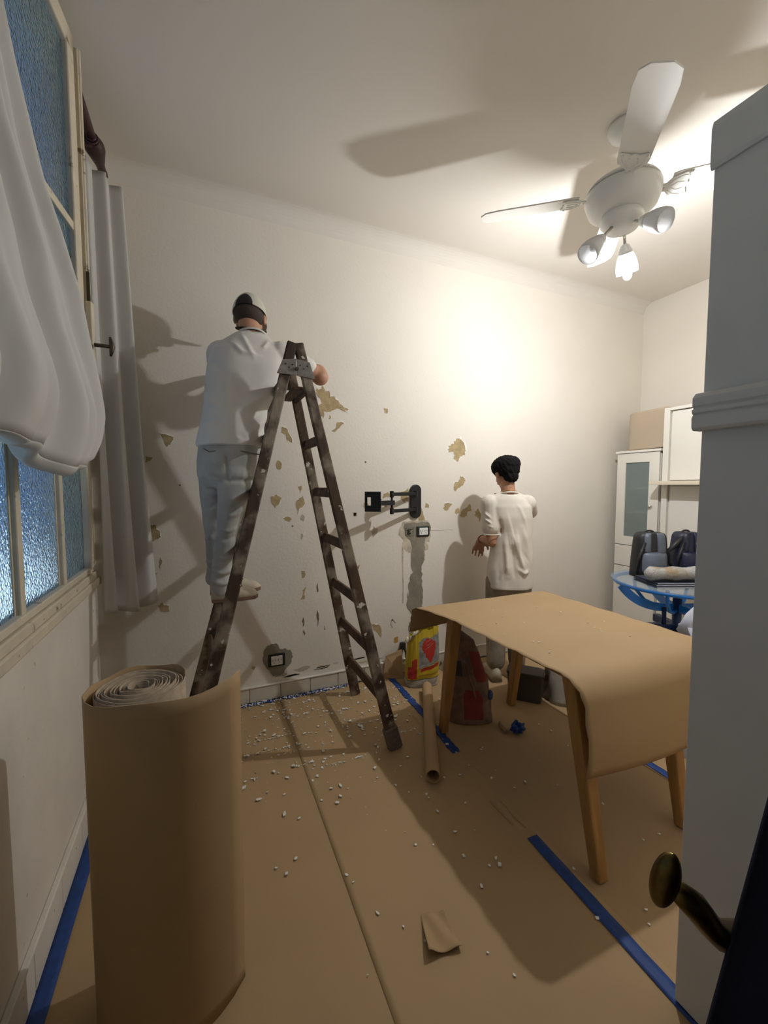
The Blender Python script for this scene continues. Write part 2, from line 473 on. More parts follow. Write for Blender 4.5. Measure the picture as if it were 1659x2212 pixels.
# ---- bare patches where the paint has come off the back wall (x, z)
PATCHES = [
    ('o', [(1.901, 1.836), (1.865, 1.831), (1.830, 1.788), (1.786, 1.764), (1.782, 1.722), (1.835, 1.720), (1.840, 1.664), (1.881, 1.646), (1.899, 1.681), (1.949, 1.701), (1.956, 1.736), (1.938, 1.804)]),
    ('o', [(1.933, 1.532), (1.901, 1.524), (1.888, 1.482), (1.852, 1.483), (1.842, 1.429), (1.862, 1.406), (1.898, 1.436), (1.934, 1.455), (1.954, 1.490)]),
    ('o', [(1.840, 1.312), (1.795, 1.319), (1.756, 1.300), (1.747, 1.274), (1.769, 1.254), (1.792, 1.258), (1.814, 1.288)]),
    ('o', [(1.891, 1.275), (1.864, 1.260), (1.858, 1.229), (1.878, 1.221), (1.900, 1.251)]),
    ('o', [(1.964, 1.273), (1.919, 1.243), (1.901, 1.213), (1.947, 1.194), (1.975, 1.203), (1.983, 1.241), (2.021, 1.248), (1.996, 1.308), (1.981, 1.284)]),
    ('o', [(2.082, 1.271), (2.102, 1.231), (2.126, 1.222), (2.098, 1.151), (2.079, 1.192), (2.050, 1.216)]),
    ('o', [(1.591, 1.320), (1.618, 1.299), (1.613, 1.277), (1.581, 1.281)]),
    ('p', [(1.142, 1.157), (1.181, 1.134), (1.177, 1.102), (1.142, 1.072), (1.116, 1.112), (1.141, 1.125)]),
    ('o', [(1.258, 1.407), (1.297, 1.387), (1.293, 1.366), (1.223, 1.356), (1.227, 1.388)]),
    ('o', [(1.433, 1.437), (1.439, 1.401), (1.433, 1.335), (1.401, 1.328), (1.368, 1.351), (1.376, 1.408)]),
    ('o', [(1.549, 1.285), (1.562, 1.244), (1.584, 1.169), (1.542, 1.152), (1.516, 1.172), (1.533, 1.230)]),
    ('o', [(1.040, 0.873), (1.029, 0.839), (1.013, 0.861)]),
    ('o', [(0.987, 1.259), (1.016, 1.255), (1.016, 1.231), (0.994, 1.228)]),
    ('o', [(1.072, 1.330), (1.098, 1.326), (1.120, 1.270), (1.090, 1.264), (1.068, 1.306)]),
    ('o', [(1.235, 1.310), (1.258, 1.309), (1.254, 1.292), (1.238, 1.292)]),
    ('o', [(0.461, 1.623), (0.484, 1.595), (0.474, 1.560), (0.450, 1.570), (0.448, 1.604)]),
    ('o', [(0.591, 1.448), (0.616, 1.453), (0.615, 1.428), (0.603, 1.398)]),
    ('o', [(0.620, 1.382), (0.635, 1.357), (0.624, 1.312), (0.594, 1.297), (0.583, 1.257), (0.574, 1.308), (0.584, 1.358)]),
    ('o', [(0.409, 1.379), (0.447, 1.394), (0.479, 1.369), (0.461, 1.330), (0.436, 1.304), (0.418, 1.330)]),
    ('o', [(0.489, 1.235), (0.523, 1.244), (0.546, 1.228), (0.533, 1.209), (0.503, 1.215)]),
    ('p', [(0.618, 1.256), (0.636, 1.235), (0.623, 1.205), (0.603, 1.221)]),
    ('d', [(0.542, 1.186), (0.557, 1.184), (0.558, 1.169), (0.543, 1.168)]),
    ('p', [(0.612, 1.125), (0.621, 1.099), (0.611, 1.072), (0.604, 1.095)]),
    ('o', [(0.608, 0.864), (0.632, 0.857), (0.628, 0.816), (0.611, 0.809)]),
    ('o', [(0.612, 0.725), (0.641, 0.748), (0.626, 0.661), (0.596, 0.659)]),
    ('d', [(0.721, 0.771), (0.727, 0.713), (0.718, 0.698)]),
    ('d', [(0.717, 0.572), (0.726, 0.502), (0.718, 0.450), (0.711, 0.514)]),
    ('d', [(0.615, 0.537), (0.622, 0.495), (0.612, 0.465), (0.606, 0.507)]),
    ('d', [(0.619, 0.448), (0.630, 0.420), (0.620, 0.401), (0.611, 0.428)]),
    ('o', [(1.121, 0.422), (1.199, 0.394), (1.205, 0.297), (1.187, 0.339), (1.145, 0.368)]),
    ('o', [(0.992, 1.257), (1.017, 1.256), (1.009, 1.230), (0.989, 1.235)]),
    ('d', [(0.766, 0.454), (0.774, 0.426), (0.764, 0.422)]),
    ('o', [(0.261, 0.248), (0.289, 0.238), (0.279, 0.218), (0.265, 0.227)]),
    ('c', [(0.343, 0.330), (0.368, 0.367), (0.426, 0.378), (0.455, 0.332), (0.525, 0.316), (0.539, 0.267), (0.523, 0.217), (0.493, 0.191), (0.452, 0.147), (0.403, 0.151), (0.360, 0.215), (0.337, 0.270)]),
    ('o', [(0.717, 2.104), (0.771, 2.141), (0.784, 2.098), (0.811, 2.113), (0.824, 2.075), (0.852, 2.077), (0.913, 2.017), (0.956, 1.994), (0.934, 1.975), (0.844, 1.979), (0.823, 1.967), (0.776, 1.967), (0.772, 1.918), (0.748, 1.927), (0.723, 1.996), (0.763, 2.018), (0.756, 2.050), (0.730, 2.073)]),
    ('o', [(0.871, 1.895), (0.906, 1.904), (0.927, 1.892), (0.885, 1.856), (0.850, 1.828), (0.833, 1.837), (0.864, 1.862)]),
    ('o', [(0.816, 1.944), (0.827, 1.938), (0.820, 1.915), (0.811, 1.924)]),
    ('o', [(0.489, 1.847), (0.520, 1.836), (0.532, 1.805), (0.557, 1.743), (0.525, 1.754), (0.507, 1.798), (0.482, 1.809)]),
    ('o', [(-0.237, 1.768), (-0.162, 1.749), (-0.166, 1.717), (-0.198, 1.685), (-0.208, 1.715)]),
    ('o', [(-0.313, 1.631), (-0.272, 1.621), (-0.283, 1.605), (-0.312, 1.589)]),
    ('o', [(-0.299, 1.217), (-0.271, 1.220), (-0.248, 1.168), (-0.257, 1.129), (-0.299, 1.107)]),
    ('o', [(-0.253, 1.021), (-0.243, 0.993), (-0.252, 0.946), (-0.263, 0.962)]),
    ('o', [(-0.290, 0.925), (-0.270, 0.923), (-0.282, 0.868), (-0.294, 0.870)]),
    ('o', [(-0.254, 0.741), (-0.213, 0.716), (-0.214, 0.676), (-0.256, 0.685), (-0.276, 0.723)]),
    ('o', [(1.230, 2.025), (1.264, 2.017), (1.256, 1.983), (1.234, 1.988)]),
    ('d', [(1.076, 1.632), (1.094, 1.635), (1.094, 1.615), (1.076, 1.615)]),
    ('d', [(-0.140, 1.461), (-0.127, 1.461), (-0.127, 1.450), (-0.140, 1.450)]),
    ('r', [(1.361, 1.126), (1.393, 1.180), (1.491, 1.180), (1.609, 1.180), (1.640, 1.137), (1.636, 1.062), (1.623, 1.010), (1.593, 1.019), (1.611, 0.950), (1.577, 0.945), (1.586, 0.892), (1.569, 0.848), (1.464, 0.885), (1.459, 0.937), (1.418, 0.947), (1.382, 1.001), (1.394, 1.037), (1.353, 1.076)]),
    ('c', [(1.401, 1.161), (1.508, 1.165), (1.609, 1.168), (1.628, 1.138), (1.627, 1.070), (1.597, 1.053), (1.585, 0.967), (1.575, 0.892), (1.569, 0.848), (1.552, 0.811), (1.563, 0.757), (1.557, 0.682), (1.567, 0.575), (1.564, 0.535), (1.558, 0.510), (1.546, 0.389), (1.526, 0.261), (1.448, 0.272), (1.440, 0.322), (1.468, 0.421), (1.423, 0.526), (1.430, 0.624), (1.432, 0.589), (1.436, 0.664), (1.460, 0.766), (1.481, 0.779), (1.460, 0.885), (1.463, 0.996), (1.434, 1.042), (1.410, 1.080), (1.397, 1.125)]),
]
PM = {'o': M_ochre, 'p': M_pale, 'd': M_hole, 'c': M_cement, 'r': M_rim}
PN = {'o': 'bare_plaster_patch', 'p': 'bare_plaster_patch', 'd': 'wall_hole', 'c': 'cement_patch', 'r': 'broken_plaster_edge'}
PD = {'o': 0.0012, 'p': 0.0010, 'd': 0.0010, 'c': 0.0030, 'r': 0.0018}
M_chip = mat('lifted_paint', (0.86, 0.82, 0.74), 0.7)
for i, (k, poly) in enumerate(PATCHES):
    q = jag(poly, 2 if k != 'd' else 1, 0.16, i)
    if k == 'd' and max(a for a, _ in poly)-min(a for a, _ in poly) > 0.6*(max(c for _, c in poly)-min(c for _, c in poly)):   # round plug holes
        hx = sum(a for a, _ in poly)/len(poly); hz = sum(c for _, c in poly)/len(poly); hr_ = 0.42*(max(a for a, _ in poly)-min(a for a, _ in poly))
        q = jag([(hx+hr_*math.cos(2*PI*t/8), hz+hr_*math.sin(2*PI*t/8)) for t in range(8)], 1, 0.1, i)
    d = PD[k]
    b = MB().prism(q, lambda u, v, dd: (u, YB-dd, v), -0.002, d)
    p = obj(PN[k], b, PM[k], wall_back)
    # the broken paint edge standing a little proud round the larger patches
    xs = [a for a, _ in poly]
    if k in 'op' and max(xs)-min(xs) > 0.05:
        r = random.Random(i); b = MB(); n = len(q)
        for j in range(n):
            if r.random() < 0.55: continue
            (x0, z0), (x1, z1) = q[j], q[(j+1) % n]
            cx = sum(a for a, _ in q)/n; cz = sum(c for _, c in q)/n
            w = 0.10+0.10*r.random()
            b.add([(x0, YB-0.0016, z0), (x1, YB-0.0016, z1), (x1+(x1-cx)*w, YB-0.001, z1+(z1-cz)*w), (x0+(x0-cx)*w, YB-0.001, z0+(z0-cz)*w),
                   (x0+(cx-x0)*w*.5, YB-0.004, z0+(cz-z0)*w*.5), (x1+(cx-x1)*w*.5, YB-0.004, z1+(cz-z1)*w*.5)], [(0, 1, 2, 3), (0, 1, 5, 4)])
        if b.f: obj('paint_edge', b, M_chip, p, fix=False)
# dirty scuffs along the foot of the wall
r = random.Random(5)
for i in range(16):
    x = 0.35+r.random()*1.0; z = 0.125+r.random()*0.05; L = 0.03+r.random()*0.09
    q = jag([(x, z), (x+L, z+0.004), (x+L, z+0.009+r.random()*.004), (x, z+0.007)], 2, 0.2, i)
    obj('scuff', MB().prism(q, lambda u, v, dd: (u, YB-dd, v), -0.001, 0.0008), M_pale if r.random() < .7 else M_rim, wall_back)
# thin cable channel chased down the wall and a crack beside the upper socket
b = MB().prism(jag([(1.385, 1.02), (1.395, 1.02), (1.397, 0.74), (1.396, 0.545), (1.386, 0.545), (1.387, 0.8)], 2, 0.03, 3), lambda u, v, dd: (u, YB-dd, v), -0.001, 0.0015)
obj('chased_groove', b, M_rim, wall_back)
q = [(1.63, 1.097), (1.70, 1.093), (1.78, 1.098), (1.84, 1.096), (1.84, 1.099), (1.78, 1.101), (1.70, 1.097), (1.63, 1.101)]
obj('crack', MB().prism(q, lambda u, v, dd: (u, YB-dd, v), -0.001, 0.0006), M_pale, wall_back)

# ---- skirting: single tiles with open joints
bb = sroot('baseboard_back', (0, YB, 0))
tw = 0.205; tm = None
x = XL+0.005; k = 0
while x < XR-0.02:
    if tm is None:
        tm = mesh_of('skirting_tile', MB().box((0.0015, -0.016, 0), (tw-0.0015, 0, 0.098)), M_bbt)
    o = bpy.data.objects.new('skirting_tile', tm); COL.objects.link(o); o.parent = bb
    o.location = (x, -0.001*(k % 3), 0); x += tw; k += 1
    md = o.modifiers.new('edge', 'BEVEL'); md.width = 0.003; md.segments = 1
b = MB().box((XL, YB-0.022, 0.098), (XR, YB, 0.108))
obj('skirting_cap', b, M_left, bb, bevel=0.003)
bl = sroot('baseboard_left', (XA, 0, 0))
tm = mesh_of('skirting_tile', MB().box((0, 0.0015, 0), (0.014, 0.2485, 0.13)), M_left)
for k in range(9):
    o = bpy.data.objects.new('skirting_tile', tm); COL.objects.link(o); o.parent = bl; o.location = (0, YF+0.25*k, 0)
    md = o.modifiers.new('edge', 'BEVEL'); md.width = 0.003; md.segments = 1
b = MB().box((XA, YF, 0.13), (XA+0.02, 2.33, 0.142))
obj('skirting_cap', b, M_left, bl, bevel=0.004)

# ================================================================== WINDOW on the left wall
M_frame = mat('old_window_paint', (0.66, 0.585, 0.44), 0.5, var=0.12, scale=12, bump=0.1, bscale=40)
spots(M_frame, (0.20, 0.15, 0.09), 22, 0.66, 0.05, detail=5)
M_glass = frosted('frosted_pane', (0.58, 0.80, 0.96), 0.16, 90, 0.20)
M_iron = mat('old_iron', (0.10, 0.08, 0.055), 0.5, 0.7, var=0.3, scale=30)
win = sroot('window_1', (XA, 1.3, 1.0))
# sill and bottom rail in steps
obj('window_sill', MB().box((XL-0.03, 0.20, 0.965), (XA+0.012, 2.42, 1.005)), M_frame, win, bevel=0.006)
obj('bottom_rail', MB().box((XL-0.0, 0.25, 1.005), (XA+0.004, 2.37, 1.040)).box((XL+0.02, 0.25, 1.042), (XA-0.006, 2.37, 1.068)), M_frame, win, bevel=0.004)
obj('window_post', MB().box((XL-0.05, 2.30, 1.06), (XA, 2.37, 3.14)), M_frame, win, bevel=0.006)
obj('head_rail', MB().box((XL-0.05, 0.25, 3.07), (XA, 2.37, 3.14)), M_frame, win, bevel=0.006)
obj('transom', MB().box((XL-0.05, 0.25, 1.575), (XA-0.03, 2.31, 1.625)), M_frame, win, bevel=0.004)
ys = [0.25, 0.70, 1.12, 1.545, 1.955, 2.31]
for y in ys[1:-1]:
    obj('glazing_bar', MB().box((XA-0.040, y-0.018, 1.06), (XA-0.012, y+0.018, 1.58)).box((XA-0.036, y-0.024, 1.06), (XA-0.026, y+0.024, 1.58)), M_frame, win, bevel=0.004)
for a, c in zip(ys[:-1], ys[1:]):
    obj('lower_pane', MB().box((XA-0.033, a+0.01, 1.055), (XA-0.028, c-0.01, 1.585)), M_glass, win)
# fixed upper light beyond the open casement
obj('upper_stile', MB().box((XL-0.02, 2.06, 1.62), (XA-0.03, 2.10, 3.08)), M_frame, win, bevel=0.004)
obj('upper_pane', MB().box((XL+0.010, 2.10, 1.62), (XL+0.015, 2.31, 3.08)), M_glass, win)
obj('upper_pane', MB().box((XL+0.010, 0.30, 1.62), (XL+0.015, 2.06, 3.08)), M_glass, win)
# casement leaf standing a little open into the room
H0, H1 = Vector((XA-0.02, 0.95, 0)), Vector((-0.409, 1.898, 0))
cd = (H1-H0).normalized(); cn = Vector((cd.y, -cd.x, 0))
CM = Matrix(((cd.x, cn.x, 0, H0.x), (cd.y, cn.y, 0, H0.y), (0, 0, 1, 0), (0, 0, 0, 1)))
CL = (H1-H0).length
leaf = obj('casement_leaf', MB().box((0, -0.02, 1.63), (0.06, 0.02, 3.06), M=CM).box((CL-0.055, -0.02, 1.63), (CL, 0.02, 3.06), M=CM)
           .box((0, -0.02, 1.63), (CL, 0.02, 1.70), M=CM).box((0, -0.02, 2.99), (CL, 0.02, 3.06), M=CM), M_frame, win, bevel=0.005)
obj('glazing_bar', MB().box((0.05, -0.012, 2.36), (CL-0.05, 0.014, 2.39), M=CM), M_frame, leaf, bevel=0.003)
for z0, z1 in ((1.69, 2.365), (2.385, 3.0)):
    obj('leaf_pane', MB().box((0.05, -0.003, z0), (CL-0.05, 0.003, z1), M=CM), M_glass, leaf)
obj('rebate', MB().box((CL, -0.018, 1.64), (CL+0.030, -0.006, 3.05), M=CM), M_frame, leaf)
obj('meeting_bead', MB().box((CL+0.029, -0.012, 1.64), (CL+0.050, 0.022, 3.05), M=CM).tube([CM @ Vector((CL+0.040, 0.022, 1.64)), CM @ Vector((CL+0.040, 0.022, 3.05))], 0.007, 8), M_frame, leaf, bevel=0.003)
# espagnolette: rod, keeper, T handle, foot bolt
obj('bolt_rod', MB().tube([CM @ Vector((CL+0.012, 0.03, z)) for z in (1.66, 2.0, 2.25)], 0.006, 8), M_iron, leaf, smooth=True)
obj('lock_case', MB().box((CL-0.004, 0.02, 1.90), (CL+0.028, 0.042, 2.14), M=CM), M_frame, leaf, bevel=0.004)
p = CM @ Vector((CL+0.012, 0.04, 1.985)); q = CM @ Vector((CL+0.02, 0.092, 1.985))
obj('window_handle', MB().tube([p, q], 0.007, 10).tube([q+Vector((0, 0, -0.036)), q+Vector((0.004, 0, -0.015)), q+Vector((0.006, 0, 0)), q+Vector((0.004, 0, 0.015)), q+Vector((0, 0, 0.036))], [0.004, 0.008, 0.010, 0.008, 0.004], 10), M_iron, leaf, smooth=True)
obj('foot_bolt', MB().box((CL-0.02, 0.018, 1.645), (CL+0.03, 0.05, 1.665), M=CM).tube([CM @ Vector((CL+0.0, 0.03, 1.60)), CM @ Vector((CL+0.0, 0.03, 1.70))], 0.007, 8)
    .tube([CM @ Vector((CL+0.04, 0.03, 1.645)), CM @ Vector((CL+0.05, 0.03, 1.69))], 0.006, 8), M_frame, leaf, bevel=0.002)

# ================================================================== OPEN DOOR on the right
M_door = mat('door_grey_white', (0.64, 0.645, 0.62), 0.55, var=0.05, scale=4, bump=0.05, bscale=30)
DX, DY0, DY1, DT = 1.178, -0.09, 0.655, 2.345
door1 = sroot('door_1', (DX, DY0, 0))
obj('door_panel', MB().box((DX, DY0, 0.01), (DX+0.04, DY1, DT)), M_door, door1, bevel=0.003)
def mould(name, prof):
    b = MB()
    b.prism([(u, v) for u, v in prof], lambda u, v, d: (DX-u, d, v), DY0, DY1+0.004)
    return obj(name, b, M_door, door1, bevel=0.0015)
mould('top_moulding', [(0, DT-0.115), (0.006, DT-0.115), (0.010, DT-0.105), (0.010, DT-0.02), (0.004, DT), (0, DT)])
mould('rail_moulding', [(0, 1.590), (0.030, 1.590), (0.037, 1.597), (0.038, 1.622), (0.032, 1.630), (0.038, 1.634), (0.038, 1.642), (0.032, 1.646), (0.037, 1.652), (0.037, 1.672), (0.026, 1.684), (0, 1.684)])
obj('door_stop_edge', MB().box((DX+0.04, DY1-0.012, 0.01), (DX+0.046, DY1, DT)), M_door, door1)
# second leaf, standing just outside the frame, with its brass knob
M_brass = mat('old_brass', (0.20, 0.14, 0.045), 0.30, 1.0, var=0.6, scale=25)
door2 = sroot('door_2', (0.70, 0.2, 0))
d0, d1 = Vector((0.715, 0.235, 0)), Vector((1.14, -0.085, 0))
dd = (d1-d0).normalized(); dn = Vector((-dd.y, dd.x, 0))
DM = Matrix(((dd.x, dn.x, 0, d0.x), (dd.y, dn.y, 0, d0.y), (0, 0, 1, 0), (0, 0, 0, 1)))
obj('door_panel', MB().box((0, 0, 0.01), ((d1-d0).length, 0.04, 2.34), M=DM), M_door, door2, bevel=0.003)
kn = Vector((0.552, 0.325, 0.925))
R = Euler((math.radians(8), math.radians(8), 0)).to_matrix()
h = MB().tube([(0.745, 0.275, 0.785), (0.70, 0.305, 0.795), (0.655, 0.308, 0.815), (0.618, 0.304, 0.852), (0.588, 0.308, 0.890), (0.560, 0.321, 0.917)], [0.024, 0.020, 0.018, 0.0165, 0.0175, 0.012], 14)
hd = obj('door_handle', h, M_brass, door2, smooth=True, label='curved brass neck of the door knob')
obj('knob', MB().ell(kn, (0.0165, 0.0165, 0.040), 28, 18, R), M_brass, hd, smooth=True, label='oval brass knob')


# ================================================================== CEILING FAN with three lamps
FX, FY, FZ = 1.965, 1.505, 2.93
fan = thing('ceiling_fan', 'white four-blade ceiling fan with three bell lamp shades', 'ceiling fan', (FX, FY, ZC))
T = Matrix.Translation((FX, FY, 0))
obj('canopy', MB().lathe([(0.0, ZC), (0.075, ZC), (0.078, ZC-0.02), (0.06, ZC-0.055), (0.02, ZC-0.07), (0.0, ZC-0.07)], 32, T), M_fanw, fan, smooth=True)
obj('down_rod', MB().tube([(FX, FY, ZC-0.06), (FX, FY, FZ+0.05)], 0.012, 14), M_fanw, fan, smooth=True)
mot = obj('motor_housing', MB().lathe([(0, FZ+0.075), (0.05, FZ+0.072), (0.11, FZ+0.05), (0.155, FZ+0.018), (0.165, FZ+0.004), (0.165, FZ+0.001), (0.130, FZ+0.001)], 48, T)
    .lathe([(0.130, FZ-0.011), (0.168, FZ-0.011), (0.172, FZ-0.014), (0.172, FZ-0.035), (0.155, FZ-0.085), (0.12, FZ-0.115), (0.06, FZ-0.125), (0, FZ-0.125)], 48, T), M_fanw, fan, smooth=True)
obj('inner_drum', MB().lathe([(0.135, FZ+0.002), (0.135, FZ-0.018)], 48, T), M_fanw, mot, smooth=True)
obj('lamp_cup', MB().lathe([(0.092, FZ-0.120), (0.098, FZ-0.130), (0.096, FZ-0.155), (0.075, FZ-0.185), (0.03, FZ-0.200), (0, FZ-0.200)], 36, T), M_fanw, fan, smooth=True)
M_blade = mat('fan_blade_white', (0.80, 0.79, 0.74), 0.4)
for ang in (140.0, 226.5, 318.0, 48.0):
    a = math.radians(ang); pit = math.radians(-15)
    Mb = Matrix.Translation((FX, FY, FZ-0.02)) @ Matrix.Rotation(a, 4, 'Z') @ Matrix.Rotation(pit, 4, 'X')
    w = 0.080
    poly = [(0.205, -0.060), (0.235, -0.067), (0.60, -w), (0.665, -w*0.9), (0.69, -w*0.45), (0.69, w*0.45), (0.665, w*0.9), (0.60, w), (0.235, 0.067), (0.205, 0.060)]
    bl_ = obj('blade', MB().prism(poly, lambda u, v, d: Mb @ Vector((u, v, d)), 0.0, 0.007), M_blade, fan, bevel=0.0015)
    # cast bracket under the blade root: leaf outline with a pierced scroll
    out = [(0.15, -0.018), (0.185, -0.022), (0.205, -0.046), (0.255, -0.064), (0.285, -0.058), (0.272, -0.018), (0.280, 0.0), (0.272, 0.018), (0.285, 0.058), (0.255, 0.064), (0.205, 0.046), (0.185, 0.022), (0.15, 0.018)]
    br = obj('blade_bracket', MB().prism(out, lambda u, v, d: Mb @ Vector((u, v, d)), -0.008, -0.0005), M_fanw, bl_, bevel=0.003)
    sc = MB()
    for s in (-1, 1):
        sc.tube([Mb @ Vector((u, v*s, -0.0085)) for u, v in ((0.195, 0.014), (0.215, 0.036), (0.250, 0.050), (0.274, 0.044))], 0.0026, 6)
        sc.tube([Mb @ Vector((u, v*s, -0.0085)) for u, v in ((0.207, 0.005), (0.230, 0.020), (0.258, 0.016))], 0.0024, 6)
        sc.ell(Mb @ Vector((0.268, 0.053*s, -0.009)), (0.005, 0.005, 0.003), 8, 6)
    sc.ell(Mb @ Vector((0.178, 0, -0.009)), (0.004, 0.004, 0.003), 8, 6)
    obj('bracket_scroll', sc, M_fanw, br)
LAMPS = ((174.0, 0.090, None, 0.0, 47), (24.0, 0.055, (0.96, 0.975, 1.0), 73.0, 60), (270.0, 0.055, None, 0.0, 28))   # only the middle lamp burns
for ang, rr, lc, pw, down in LAMPS:
    a = math.radians(ang); dn_ = math.radians(down)
    dr = Vector((math.cos(a)*math.cos(dn_), math.sin(a)*math.cos(dn_), -math.sin(dn_)))
    base = Vector((FX, FY, FZ-0.175)) + Vector((math.cos(a), math.sin(a), 0))*0.05
    j = base + dr*rr
    arm = obj('lamp_arm', MB().tube([base, base+dr*rr*0.5, j], 0.0075, 10), mat('nickel', (0.5, 0.48, 0.44), 0.3, 0.9), fan, smooth=True)
    Ms = Matrix.Translation(j) @ dr.to_track_quat('Z', 'Y').to_matrix().to_4x4()
    obj('lamp_socket', MB().lathe([(0.006, 0), (0.020, 0.008), (0.030, 0.030), (0.034, 0.045), (0.030, 0.046)], 24, Ms), M_fanw, arm, smooth=True)
    obj('lamp_shade', MB().lathe([(0.031, 0.043), (0.040, 0.060), (0.049, 0.090), (0.053, 0.120), (0.051, 0.142), (0.049, 0.142), (0.050, 0.120), (0.046, 0.090), (0.037, 0.061), (0.029, 0.045)], 28, Ms), M_shade, arm, smooth=True, label='opal glass bell shade')
    bz = 0.078 if lc is None else 0.150
    obj('bulb', MB().ell(Ms @ Vector((0, 0, bz)), (0.022, 0.022, 0.026), 16, 10, dr.to_track_quat('Z', 'Y').to_matrix()), mat('unlit_bulb', (0.85, 0.85, 0.83), 0.3) if lc is None else emit('lit_bulb', lc, 40.0), arm, smooth=True)
    if lc is not None:
        li = bpy.data.lights.new('lamp_light', 'POINT'); li.energy = pw; li.color = lc; li.shadow_soft_size = 0.024
        lo = bpy.data.objects.new('lamp_light', li); COL.objects.link(lo); lo.location = Ms @ Vector((0, 0, 0.190))

# ================================================================== STEP LADDER
M_lad = mat('stained_ladder_wood', (0.085, 0.048, 0.027), 0.75, var=0.55, scale=9, bump=0.25, bscale=50, stretch=(1, 1, 0.25))
spots(M_lad, (0.27, 0.22, 0.165), 7, 0.48, 0.14, detail=6)
spots(M_lad, (0.62, 0.58, 0.50), 26, 0.66, 0.03, detail=4, seed=3.1)
M_rung = mat('ladder_rung_wood', (0.10, 0.052, 0.027), 0.75, var=0.5, scale=14)
spots(M_rung, (0.5, 0.46, 0.38), 30, 0.70, 0.03)
M_zinc = mat('painted_steel_plate', (0.27, 0.255, 0.23), 0.6, 0.3, var=0.3, scale=40)
lad = thing('step_ladder', 'paint-spattered dark wooden double step ladder against the bare wall', 'ladder', (0.42, 2.3, 0))
AZ = 2.165
def ladder_x(side, z): return 0.424-0.256*(AZ-z) if side < 0 else 0.453+0.222*(AZ-z)
def ladder_y(fb, z):
    t = (AZ-z)/AZ
    return 2.115-0.125*t if fb < 0 else 2.385+0.245*t
stile_w, stile_d = 0.066, 0.030
for side in (-1, 1):
    for fb in (-1, 1):
        zb = 0.006
        top = Vector((ladder_x(side, AZ), ladder_y(fb, AZ), AZ)); bot = Vector((ladder_x(side, zb), ladder_y(fb, zb), zb))
        st = obj('stile', MB().bar(bot, top, stile_d, stile_w, up=(1, 0, 0), w2=stile_d, d2=0.050), M_lad, lad, bevel=0.006)
        if side > 0 and fb < 0:
            sk = MB().bar(bot+Vector((0.006, 0, -0.004)), bot+(top-bot)*0.055, 0.046, 0.082, up=(1, 0, 0))
            obj('foot_wrapping', sk, mat('grey_foot_tape', (0.17, 0.14, 0.11), 0.85, var=0.3, scale=40, bump=0.3), st, bevel=0.008)
    for z in (0.285, 0.566, 0.838, 1.135, 1.415, 1.69, 1.95):
        xx = ladder_x(side, z)
        obj('rung', MB().bar((xx, ladder_y(-1, z)-0.004, z), (xx, ladder_y(1, z)+0.004, z), 0.024, 0.052, up=(side*0.26, 0, 1)), M_rung, lad, bevel=0.006)
for fb in (-1, 1):
    y = ladder_y(fb, AZ-0.15)+fb*0.018
    for side in (-1, 1):
        poly = [(ladder_x(side, AZ-0.095)+side*0.030, AZ-0.095), (0.4385+side*0.002, AZ-0.085), (0.4385+side*0.002, AZ-0.165), (ladder_x(side, AZ-0.185)+side*0.036, AZ-0.175 if side > 0 else AZ-0.165)]
        pl = obj('hinge_plate', MB().prism(poly, lambda u, v, d: (u, y+d*fb, v), 0.0, 0.003), M_zinc, lad, bevel=0.001)
        for k in range(3):
            obj('screw', MB().ell((0.4385+side*(0.018+0.018*k), y+fb*0.003, AZ-0.115-0.015*(k % 2)), (0.004, 0.003, 0.004), 8, 6), M_iron, pl, smooth=True)
    obj('hinge_bolt', MB().tube([(0.4385, y, AZ-0.135), (0.4385, y+fb*0.014, AZ-0.135)], 0.009, 10), M_iron, lad)
obj('spreader_block', MB().box((0.422, 2.10, AZ-0.235), (0.470, 2.40, AZ-0.215)), M_rung, lad, bevel=0.004)

# ================================================================== FLOOR PAPER AND TAPE
STR = ((-0.462, 0.470, 0.0, M_kraft, 'brown kraft floor paper running along the window wall'),
       (0.437, 1.250, 0.0016, M_kraft, 'brown kraft floor paper under the step ladder foot'),
       (1.170, 2.110, 0.0005, M_kraft, 'brown kraft floor paper under the covered table'),
       (2.060, 2.960, 0.0020, M_kraft, 'brown kraft floor paper under the blue table'),
       (2.930, 3.60, 0.0008, M_kraft, 'brown kraft floor paper in front of the white cabinet'))
for k, (x0, x1, z, m, lab) in enumerate(STR):
    rr = random.Random(k+11); ph = rr.random()*6
    def fp(u, v):
        x = x0+(x1-x0)*u; y = YF+0.02+(YB-0.03-YF-0.02)*v
        e = 0.0022*max(0, math.sin(y*9+ph)+math.sin(y*23+x*4+ph*2)*0.5)*(1 if (u < 0.03 or u > 0.97) else 0.35)
        return (x, y, z+e)
    o = obj('floor_paper', MB().grid(40, 120, fp), m, None, smooth=True, solid=0.0006)
    tag(o, lab, 'paper')
